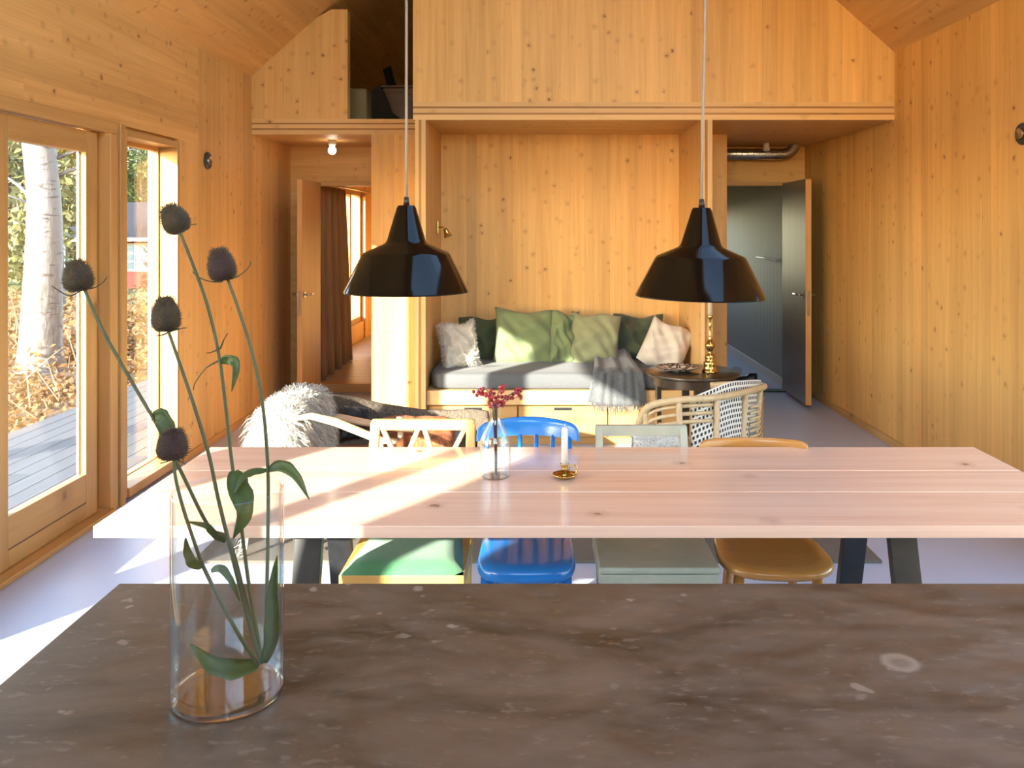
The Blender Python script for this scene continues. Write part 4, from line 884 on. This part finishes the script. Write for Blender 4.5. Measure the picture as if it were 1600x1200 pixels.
for q, b_ in enumerate(br):
    dy = [0, .0, .012, -.012, .02][q]; pts = [bp(x, y_, dy*k/(len(b_)-1)*1.5) for k, (x, y_) in enumerate(b_)]
    MB().tube(pts, [.0022]*(len(pts)-2) + [.0015, .001], 6).build('twig', twig, bs, smooth=True)
    for k in range(15):
        i = R.randint(2, len(pts)-2); f = R.random(); c = pts[i].lerp(pts[i+1], f)
        if c.z < .232: c = pts[-2].lerp(pts[-1], f)
        put('berry', bme, None, bs, c + Vector((R.uniform(-.013,.013), R.uniform(-.014,.014), R.uniform(-.012,.012))))
ch = thing('chamberstick', 'small brass chamberstick with a finger ring on the dining table', 'candlestick', (.086, 2.96, TZ))
MB().ring([(.001, 0), (.022, 0), (.03, .003), (.041, .012), (.043, .015), (.041, .0165), (.028, .006), (.02, .004), (.001, .004)], 40).build('drip_dish', brass_m, ch, smooth=True)
MB().lathe([(0, .003), (.013, .004), (.008, .012), (.008, .022), (.0125, .03), (.011, .036), (.0145, .048), (.015, .050), (.0115, .050), (.0115, .04), (0, .04)], 28).build('socket', brass_m, ch, smooth=True)
MB().tube([(.03+.013*math.cos(a)*1.0, 0, .030+.017*math.sin(a)) for a in [2*PI*k/20 - 2.2 for k in range(20)]], .0022, 8).build('finger_ring', brass_m, ch, smooth=True)
cd = thing('candle', 'stout white candle in the small brass chamberstick', 'candle', (.086, 2.96, TZ+.041)); wx = plain('white_wax', (.80,.76,.72), None, 6, .4)
MB().lathe([(0, 0), (.0112, 0), (.0108, .125), (.008, .133), (.003, .134), (0, .132)], 22).build('wax', wx, cd, smooth=True); MB().tube([(0, 0, .131), (.0005, 0, .14), (.002, 0, .146)], .0011, 6).build('wick', white_p, cd)

# ------------------------------------------------------------------ glass vase with teasels on the island
VD = 1.295; VX = -.467; VZ = .90; VR = .0805
vs_ = thing('vase', 'tall clear glass cylinder vase on the stone island', 'vase', (VX, VD, VZ))
base_m = glass_mat('thick_base_glass', (.985,.99,.985), k=5.0)
MB().ring([(.001, .0006), (VR-.006, .0006), (VR-.001, .003), (VR, .008), (VR, .0115), (.001, .0115)], 72).build('glass_base', base_m, vs_, auto=35)
MB().ring([(.001, .0125), (VR, .0125), (VR, .306), (VR-.0014, .3075), (VR-.0032, .306), (VR-.0034, .024), (VR-.010, .016), (.001, .014)], 72).build('glass_body', vase_m, vs_, auto=35)
stem_m = plain('teasel_stem', (.085,.105,.045), (.055,.065,.03), 60, .6, bump=.4, stretch=(1,1,.2)); head_m = plain('teasel_head', (.060,.042,.022), (.030,.022,.014), 80, .8); head_p = plain('teasel_head_purple', (.045,.018,.020), (.028,.012,.014), 80, .8)
spine_m = plain('teasel_spike', (.115,.085,.045), (.07,.05,.03), 40, .7); leaf_m = plain('teasel_leaf', (.055,.095,.016), (.036,.066,.012), 30, .5, bump=.4, bscale=60, stretch=(1,1,1)); bract_m = plain('bract', (.075,.075,.035), None, 30, .6)
def V(px, py, d=0): return W(px, py, VD + d)
def curve(P, n=6): return smooth_path([Vector(p) for p in P], n)
def leaf(t, org, spine, wid, seed=0, tilt=(0,-1,.3), m=None, fold=.25):
    S = curve([Vector(p) for p in spine], 5); n = len(S); g = []
    for i, c in enumerate(S):
        s = i/(n-1); tg = (S[min(i+1,n-1)] - S[max(i-1,0)]).normalized(); sd = tg.cross(Vector(tilt)).normalized(); up = sd.cross(tg)
        w = wid*math.sin(PI*min(1, .06+s*.97))**.8*(1-.35*s) + .0006; wob = 1+.10*math.sin(s*23+seed)
        g.append([tuple(c - org - sd*w*wob + up*w*fold), tuple(c - org - sd*w*.5*wob + up*w*fold*.35), tuple(c - org), tuple(c - org + sd*w*.5 + up*w*fold*.35), tuple(c - org + sd*w + up*w*fold)])
    MB().sheet(g).build('leaf', m or leaf_m, t, smooth=True, solid=.0006)
def teasel(label, path, head, hr, hl, axis, purple, leaves=(), bracts=(), seed=0, r0=.0030, r1=.0024):
    RR = random.Random(seed); P = curve(path); org = Vector(P[-1]); t = thing('teasel', label, 'teasel', org, group='dried teasels in the glass vase')
    MB().tube([p - org for p in P], [r1 + (r0-r1)*i/(len(P)-1) for i in range(len(P))], 8).build('stem', stem_m, t, smooth=True)
    ax = Vector(axis).normalized(); q = ax.to_track_quat('Z', 'Y'); base = Vector(head) - org - ax*hl*.5
    prof = [(0, 0), (hr*.55, hl*.02), (hr*.88, hl*.14), (hr, hl*.32), (hr*.96, hl*.52), (hr*.78, hl*.75), (hr*.48, hl*.92), (hr*.18, hl*.99), (0, hl)]
    ho = MB().lathe(prof, 24).build('seed_head', head_p if purple else head_m, t, loc=base, rot=q.to_euler(), smooth=True)
    mb = MB(); n = 520
    for k in range(n):
        s = (k+.5)/n; zz = hl*(.03 + .95*s); a = k*2.39996
        for i in range(len(prof)-1):
            if prof[i][1] <= zz <= prof[i+1][1]: f = (zz-prof[i][1])/max(1e-6, prof[i+1][1]-prof[i][1]); r = prof[i][0]*(1-f)+prof[i+1][0]*f
        d = Vector((math.cos(a), math.sin(a), -.15 + 1.25*s*s)).normalized(); p = Vector((math.cos(a)*r*.97, math.sin(a)*r*.97, zz)); L_ = hr*RR.uniform(.16, .30)*(1.0 if s < .85 else 1.5)
        o1 = d.orthogonal().normalized()*.0009; o2 = d.cross(o1); mb.add([p+o1, p-o1*.5+o2*.87, p-o1*.5-o2*.87, p+d*L_], [(0,1,3), (1,2,3), (2,0,3)])
    mb.build('spikes', spine_m, ho)
    for b in bracts: MB().tube([Vector(p) - org for p in curve(b, 4)], [.0013]*4 + [.0009]*(4*(len(b)-1)-4) + [.0003], 5).build('bract', bract_m, t, smooth=True)
    for k, (sp, w, tl) in enumerate(leaves): leaf(t, org, sp, w, seed+k, tl)
    return t
teasel('teasel leaning furthest towards the terrace door', [V(132,452,-.03), V(160,515,-.03), V(205,595,-.03), V(243,660,-.03), V(282,735,-.02), V(326,822,0), V(358,846,.01), V(384,940,.02), V(407,1030,.025)], V(122,431,-.03), .0195, .046, (-.18, .1, .95), False,
       leaves=[([V(240,650,-.03), V(252,652,-.034), V(264,675,-.034), V(270,700,-.034)], .014, (.3,-1,0)), ([V(352,846,.01), V(336,835,.0), V(322,822,-.02), V(292,815,-.03)], .006, (0,-1,.6))],
       bracts=[[V(128,452,-.03), V(112,462,-.03), V(98,458,-.035), V(80,446,-.04)], [V(134,450,-.03), V(146,450,-.035), V(160,442,-.04), V(168,432,-.04)]], seed=1)
teasel('tallest teasel with its head before the fixed window', [V(281,362,.02), V(300,410,.02), V(325,480,.02), V(342,555,.02), V(352,630,.02), V(362,720,.02), V(374,800,.02), V(390,920,.02), V(410,1034,.02)], V(272,342,.02), .0195, .046, (-.45, .1, .85), False,
       leaves=[([V(345,565,.02), V(358,562,.01), V(369,572,.005), V(362,612,.0)], .0085, (.5,-1,0)), ([V(366,736,.02), V(372,760,0), V(382,800,-.02), V(364,842,-.03)], .0185, (.6,-1,0))],
       bracts=[[V(345,562,.02), V(322,575,.02), V(305,598,.02), V(302,610,.02)], [V(343,545,.02), V(332,550,.0), V(322,552,-.01)], [V(344,545,.02), V(350,530,.01), V(356,520,.0)], [V(282,360,.02), V(296,352,.01), V(308,350,.0)]], seed=2)
teasel('teasel with a two-toned head before the spruce wall', [V(356,437,.01), V(375,490,.01), V(395,555,.01), V(410,630,.01), V(418,720,.01), V(419,800,.01), V(417,920,.01), V(414,1032,.01)], V(346,413,.01), .0195, .050, (-.22, .05, .95), True,
       leaves=[([V(419,734,.01), V(440,728,0), V(462,742,-.01), V(483,780,-.03)], .0095, (-.2,-1,.5)), ([V(417,735,.01), V(395,738,0), V(378,748,-.01), V(366,772,-.02)], .006, (0,-1,.6)), ([V(413,1036,.01), V(424,990,-.01), V(424,930,-.02), V(433,868,-.025)], .013, (.6,-1,0))],
       bracts=[[V(348,440,.01), V(330,440,.0), V(312,434,-.01), V(300,424,-.01)], [V(360,436,.01), V(375,430,.0), V(388,418,-.01), V(392,408,-.01)]], seed=3)
teasel('teasel with a long egg-shaped head beside the window jamb', [V(263,517,-.01), V(278,560,-.01), V(302,630,-.01), V(325,705,-.01), V(340,775,-.005), V(357,845,0), V(376,920,.01), V(397,1000,.015), V(409,1036,.02)], V(259,491,-.01), .0195, .052, (-.08, .05, 1), False,
       leaves=[([V(330,892,0), V(345,888,-.01), V(360,905,-.015), V(375,940,-.015)], .006, (0,-1,.5)), ([V(404,1036,.01), V(370,1048,-.01), V(330,1040,-.02), V(296,1005,-.03)], .020, (0,-.5,1))],
       bracts=[[V(262,520,-.01), V(252,524,-.015), V(243,524,-.02)], [V(266,518,-.01), V(280,514,-.015), V(292,512,-.02)]], seed=4, r0=.0036)
teasel('lowest teasel with a round purple head at the vase rim', [V(272,718,-.05), V(274,745,-.05), V(285,790,-.045), V(303,845,-.035), V(318,886,-.02), V(345,940,-.01), V(375,995,0), V(402,1036,.01)], V(270,694,-.05), .021, .044, (.02, .0, 1), True,
       leaves=[([V(318,884,-.02), V(302,880,-.03), V(293,862,-.03), V(290,840,-.035)], .008, (.3,-1,0))], bracts=[[V(271,717,-.05), V(258,722,-.05), V(250,724,-.055)], [V(273,717,-.05), V(284,722,-.05), V(290,726,-.05)]], seed=5)

# ------------------------------------------------------------------ outside: deck, ground, trees, garden house
dk = struct('deck', 'weathered grey board terrace outside the glazed doors', 'deck', MB().box((-4.22, .3, -.30), (-2.66, 12.5, -.09)), plain('deck_under', (.12,.12,.12)))
x = -4.25
while x < -2.70: plank(dk, (x, .2, -.09), (x+.138, 12.6, -.05), deck_w); x += .1445
leaf_litter = plain('leaf_litter', (.18,.11,.05), (.10,.066,.033), 9, .9, bump=1, bscale=40); grass_m = plain('lawn', (.075,.10,.024), (.11,.13,.033), 2, .9)
def gz(x, y): d = math.hypot(x+4, y-6); return -.30 - .30*min(1, max(0, (d-6)/14)) + .05*math.sin(x*.9)*math.cos(y*.7)
def terrain(name, label, x0, x1, y0, y1, m, n, lift=0):
    g = [[(x0+(x1-x0)*i/n, y0+(y1-y0)*j/n, gz(x0+(x1-x0)*i/n, y0+(y1-y0)*j/n)+lift) for j in range(n+1)] for i in range(n+1)]
    return struct(name, label, 'ground', MB().sheet(g), m, smooth=True)
terrain('ground', 'leaf-strewn woodland ground beyond the terrace', -30, -2.63, -20, 26, leaf_litter, 60)
terrain('ground_lawn', 'sunlit lawn in front of the garden house', -90, -2.63, 26, 110, grass_m, 12)
struct('ground_far', 'plain ground on the far side of the house', 'ground', MB().sheet([[(2.8, -40, -.3), (2.8, 60, -.3)], [(80, -40, -.3), (80, 60, -.3)]]), grass_m)
struct('ground_woods', 'woodland ground behind the camera on the window side', 'ground', MB().sheet([[(-90, -60, -.62), (-90, 26, -.62)], [(-30, -60, -.62), (-30, 26, -.62)]]), leaf_litter)
def leaf_cloud(name, m, spots, parent=None, seed=0, flat=0):
    RR = random.Random(seed); mb = MB()
    for (c, rad, n, sz) in spots:
        for k in range(n):
            d = Vector((RR.gauss(0,1), RR.gauss(0,1), RR.gauss(0,1))); d = d.normalized()*RR.random()**.4; p = Vector(c) + Vector((d.x*rad[0], d.y*rad[1], d.z*rad[2]))
            a = Vector((RR.uniform(-1,1), RR.uniform(-1,1), RR.uniform(-1,1)*(1-flat*.8))).normalized(); b = a.cross(Vector((RR.uniform(-1,1), RR.uniform(-1,1), RR.uniform(-1,1)))).normalized(); s = sz*RR.uniform(.6, 1.3)
            mb.add([p-a*s, p+b*s*.5, p+a*s, p-b*s*.5], [(0,1,2,3)])
    me = bpy.data.meshes.new(name); me.from_pydata(mb.v, [], mb.f); me.update(); return put(name, me, m, parent)
def leafy(name, a, b, tr=.35):
    m, nt, bs_, o = new(name); L = nt.links.new; oi = N(nt, 'NewGeometry'); 
    c = mix(nt, oi.outputs['Random Per Island'], a, b); L(c, bs_.inputs['Base Color']); bs_.inputs['Roughness'].default_value = .6
    tl = N(nt, 'BsdfTranslucent'); L(c, tl.inputs[0]); ms = N(nt, 'MixShader'); ms.inputs[0].default_value = tr; L(bs_.outputs[0], ms.inputs[1]); L(tl.outputs[0], ms.inputs[2]); L(ms.outputs[0], o.inputs[0]); return m
lf_brown = leafy('beech_leaves', (0.252,0.138,0.051), (0.144,0.078,0.033)); lf_gold = leafy('golden_leaves', (0.330,0.228,0.030), (0.240,0.174,0.030)); lf_olive = leafy('olive_leaves', (0.144,0.150,0.054), (0.216,0.192,0.090)); lf_green = leafy('green_leaves', (0.060,0.102,0.030), (0.102,0.144,0.048)); lf_pale = leafy('pale_leaves', (0.240,0.216,0.120), (0.168,0.168,0.078))
def birch_mat():
    m, nt, b, o = new('birch_bark'); L = nt.links.new; tc = N(nt, 'TexCoord'); mp = N(nt, 'Mapping'); mp.inputs['Scale'].default_value = (4, 4, 16); L(tc.outputs['Object'], mp.inputs[0])
    n1 = N(nt, 'TexNoise', i={'Scale': 1.2, 'Detail': 4, 'Distortion': .8}); L(mp.outputs[0], n1.inputs['Vector']); r = N(nt, 'MapRange', i={1: .58, 2: .66}); L(n1.outputs[0], r.inputs[0])
    mp2 = N(nt, 'Mapping'); mp2.inputs['Scale'].default_value = (22, 22, 7); L(tc.outputs['Object'], mp2.inputs[0]); n2 = N(nt, 'TexNoise', i={'Scale': 1, 'Detail': 4}); L(mp2.outputs[0], n2.inputs['Vector'])
    sx = N(nt, 'SeparateXYZ'); L(tc.outputs['Object'], sx.inputs[0]); lo = N(nt, 'MapRange', i={1: .9, 2: 2.0, 3: .62, 4: 0}); L(sx.outputs[2], lo.inputs[0]); r2 = N(nt, 'MapRange', i={1: .44, 2: .56}); L(n2.outputs[0], r2.inputs[0])
    q = N(nt, 'Math', operation='MULTIPLY'); L(lo.outputs[0], q.inputs[0]); L(r2.outputs[0], q.inputs[1]); c = mix(nt, r.outputs[0], (.15,.147,.145), (.055,.05,.047)); c = mix(nt, q.outputs[0], c, (.065,.055,.048)); L(c, b.inputs['Base Color']); b.inputs['Roughness'].default_value = .8
    bp_ = N(nt, 'Bump', i={'Strength': .5, 'Distance': .02}); L(n2.outputs[0], bp_.inputs['Height']); L(bp_.outputs[0], b.inputs['Normal']); return m
birch = birch_mat(); bark = plain('brown_bark', (.09,.07,.05), (.05,.04,.03), 8, .9, bump=.8)
def birch_tree(label, base, pts, rs, crown, seed):
    t = thing('birch_tree', label, 'tree', base, group='birches by the terrace'); MB().tube(curve(pts, 5), sum([[rs[i]+(rs[i+1]-rs[i])*k/5 for k in range(5)] for i in range(len(rs)-1)], []) + [rs[-1]], 18).build('trunk', birch, t, smooth=True)
    RR = random.Random(seed)
    for k in range(7):
        h = RR.uniform(.45, .95); i = min(int(h*(len(pts)-1)), len(pts)-2); p = Vector(pts[i]).lerp(Vector(pts[i+1]), h*(len(pts)-1)-i); a = RR.uniform(0, 6.28); d = Vector((math.cos(a), math.sin(a), .5)); MB().tube([p, p+d*.7, p+d*1.4+Vector((0,0,-.1))], [.035, .022, .008], 6).build('branch', birch, t, smooth=True)
    if crown: leaf_cloud('crown', lf_gold, crown, t, seed)
B1 = W(64, 588, 11.4)
birch_tree('thick white birch trunk behind the terrace door pane', B1, [(0,0,-.15), (.0,0,.15), (.0,0,.5), (.03,0,1.4), (.04,0,2.3), (-.05,0,3.2), (-.16,0,3.9), (-.22,0,5.5), (-.1,0,8.5)], [.42, .30, .255, .225, .20, .19, .175, .14, .06], [((-.2,0,8), (2.2,2.2,1.6), 900, .09)], 4)
B2 = W(92, 470, 19); birch_tree('slender white birch behind the thick one', Vector((B2.x, 19, gz(B2.x, 19))), [(0,0,-.1), (.0,0,1), (-.05,0,2.6), (-.16,0,4.2), (-.1,0,7.5)], [.13, .115, .10, .085, .03], [((0,0,6.5), (1.4,1.4,1.6), 700, .08)], 6)
birch_tree('birch shading the terrace, out of the picture', (-6.1, 2.95, -.32), [(0,0,-.1), (.05,0,1.5), (0,.1,3.5), (.1,0,7)], [.16, .14, .12, .05], None, 8)
# beech undergrowth
RR = random.Random(31); sp = []; 
for k in range(170):
    y_ = RR.uniform(6.2, 25); x_ = -(4.6 + RR.random()*max(1.2, y_*.72 - 3.4)); h = (.06 if y_ < 10.6 else RR.uniform(.10, .28) + .25*RR.random()*min(1, (y_-10)/8)); sp.append(((x_, y_, gz(x_, y_)+h*.6), (.75, .75, h), 170, .045 if y_ < 12 else .07))
tag(leaf_cloud('beech_leaves', lf_brown, sp, None, 31, .5), 'copper beech leaves and undergrowth covering the woodland floor', 'leaves', kind='stuff')
mbt = MB()
for k in range(130):
    y_ = RR.uniform(8.0, 18); x_ = -(4.7 + RR.random()*(y_*.62 - 3.2)); p = Vector((x_, y_, gz(x_, y_))); d = Vector((RR.uniform(-.4,.4), RR.uniform(-.4,.4), RR.uniform(.25,.9))); mbt.tube([p, p+d*.5, p+d+Vector((RR.uniform(-.1,.1),0,0))], [.008,.006,.002], 4)
tag(mbt.build('undergrowth_twigs', plain('pale_twig', (.30,.22,.14), None, 20, .8)), 'bare pale twigs sticking out of the beech undergrowth', 'twigs', kind='stuff')
def tree(px, y_, h, w, m, label, seed, low=.25, n=2200, sz=.16):
    x_ = (px-CX)*y_/F; base = Vector((x_, y_, gz(x_, y_) if y_ < 26 else -.6)); t = thing('broadleaf_tree', label, 'tree', base, group='trees behind the garden'); RR = random.Random(seed)
    MB().tube([(0,0,-.1), (.1,0,h*.4), (0,.1,h*.85)], [.05+.02*h/2, .05+.01*h/2, .03], 8).build('trunk', bark, t, smooth=True)
    for k in range(4): a = RR.uniform(0, 6.28); MB().tube([(.05,0,h*(.3+.1*k)), (math.cos(a)*w*.4, math.sin(a)*w*.4, h*(.5+.1*k))], [.05, .015], 6).build('branch', bark, t, smooth=True)
    sp = [((RR.uniform(-.6,.6)*w*(1-.3*f), RR.uniform(-.6,.6)*w*.6, h*(low + (1-low)*f)), (w*.42, w*.42, h*.13), n//9, sz) for f in [k/8 for k in range(9)]]
    leaf_cloud('crown', m, sp, t, seed)
tree(40, 27, 6.5, 2.6, lf_olive, 'pale olive tree at the picture edge beside the birch', 41, .12, 2600); tree(118, 39, 7.5, 2.2, lf_gold, 'bright yellow autumn tree above the garden house eave', 42, .2, 2200)
tree(10, 36, 9, 3.2, lf_pale, 'pale autumn tree far behind the thick birch', 43, .1, 2800, .2); tree(100, 42, 9.5, 3.4, lf_olive, 'olive tree standing behind the slender birch', 44, .12, 2800, .2)
tree(218, 38, 6.4, 1.7, lf_green, 'green tree standing close behind the dark garden roof', 45, .42, 1700, .13); tree(215, 44, 10.5, 3.2, lf_pale, 'pale yellow tree rising behind the garden roof', 46, .15, 2600, .2); tree(255, 40, 8, 2.6, lf_olive, 'olive tree beside the window jamb', 47, .15, 2200, .2)
tree(-60, 33, 9, 3.2, lf_olive, 'olive tree outside the picture edge', 48, .1, 2000, .2); tree(60, 60, 9, 5, lf_pale, 'hazy pale tree at the far end of the lawn', 50, .05, 2600, .3); tree(170, 64, 9, 5, lf_olive, 'hazy olive tree at the far end of the lawn', 51, .05, 2400, .3); tree(-20, 70, 9, 5, lf_olive, 'distant olive tree at the lawn edge', 52, .05, 2200, .3)
# garden house
HY = 31.0; s_ = HY/F
def hx(px): return (px-CX)*s_
def hz(py): return H-(py-CY)*s_
hs = thing('garden_house', 'red garden house with white trim and a dark hipped roof', 'house', (hx(180), HY+2, -.62))
O = Vector((hx(180), HY+2, -.62)); red = plain('falun_red', (.13,.014,.010), (.10,.012,.008), 3, .8, stretch=(8,8,.5)); roofm = plain('dark_slate_roof', (.018,.020,.028), (.013,.014,.02), 6, .7); wht = plain('white_trim', (.30,.305,.31), None, 5, .6)
def hb(name, m, a, b, par=None): return MB().box(tuple(Vector(a)-O), tuple(Vector(b)-O)).build(name, m, par or hs)
hb('wall', red, (hx(150), HY, -.62), (hx(300), HY+4, hz(377))); hb('porch_wall', red, (hx(92), HY+.2, -.62), (hx(104), HY+.4, hz(424)))
for px in (98, 142): hb('porch_post', wht, (hx(px-4), HY, -.62), (hx(px+4), HY+.15, hz(378)))
hb('fascia', wht, (hx(86), HY-.5, hz(377)), (hx(305), HY-.4, hz(371)))
e = hz(373); rg = hz(322); mb = MB(); A = [(hx(84), HY-.5, e), (hx(306), HY-.5, e), (hx(306), HY+4.5, e), (hx(84), HY+4.5, e), (hx(140), HY+2, rg+.2), (hx(250), HY+2, rg+.2)]
mb.add([tuple(Vector(p)-O) for p in A], [(0,1,5,4), (1,2,5), (2,3,4,5), (3,0,4), (0,3,2,1)]); mb.build('roof', roofm, hs)

wf = hb('window', wht, (hx(195), HY-.06, hz(424)), (hx(238), HY, hz(380)))
gp = plain('house_glass', (.07,.10,.12), None, 2, .1)
for k in range(3):
    for r_ in range(3): a = 199+k*13; b_ = 384+r_*12.5; hb('pane', gp, (hx(a), HY-.075, hz(b_+11)), (hx(a+11), HY-.06, hz(b_)), wf)
hb('corner_board', wht, (hx(148), HY-.05, -.62), (hx(154), HY, hz(377)))
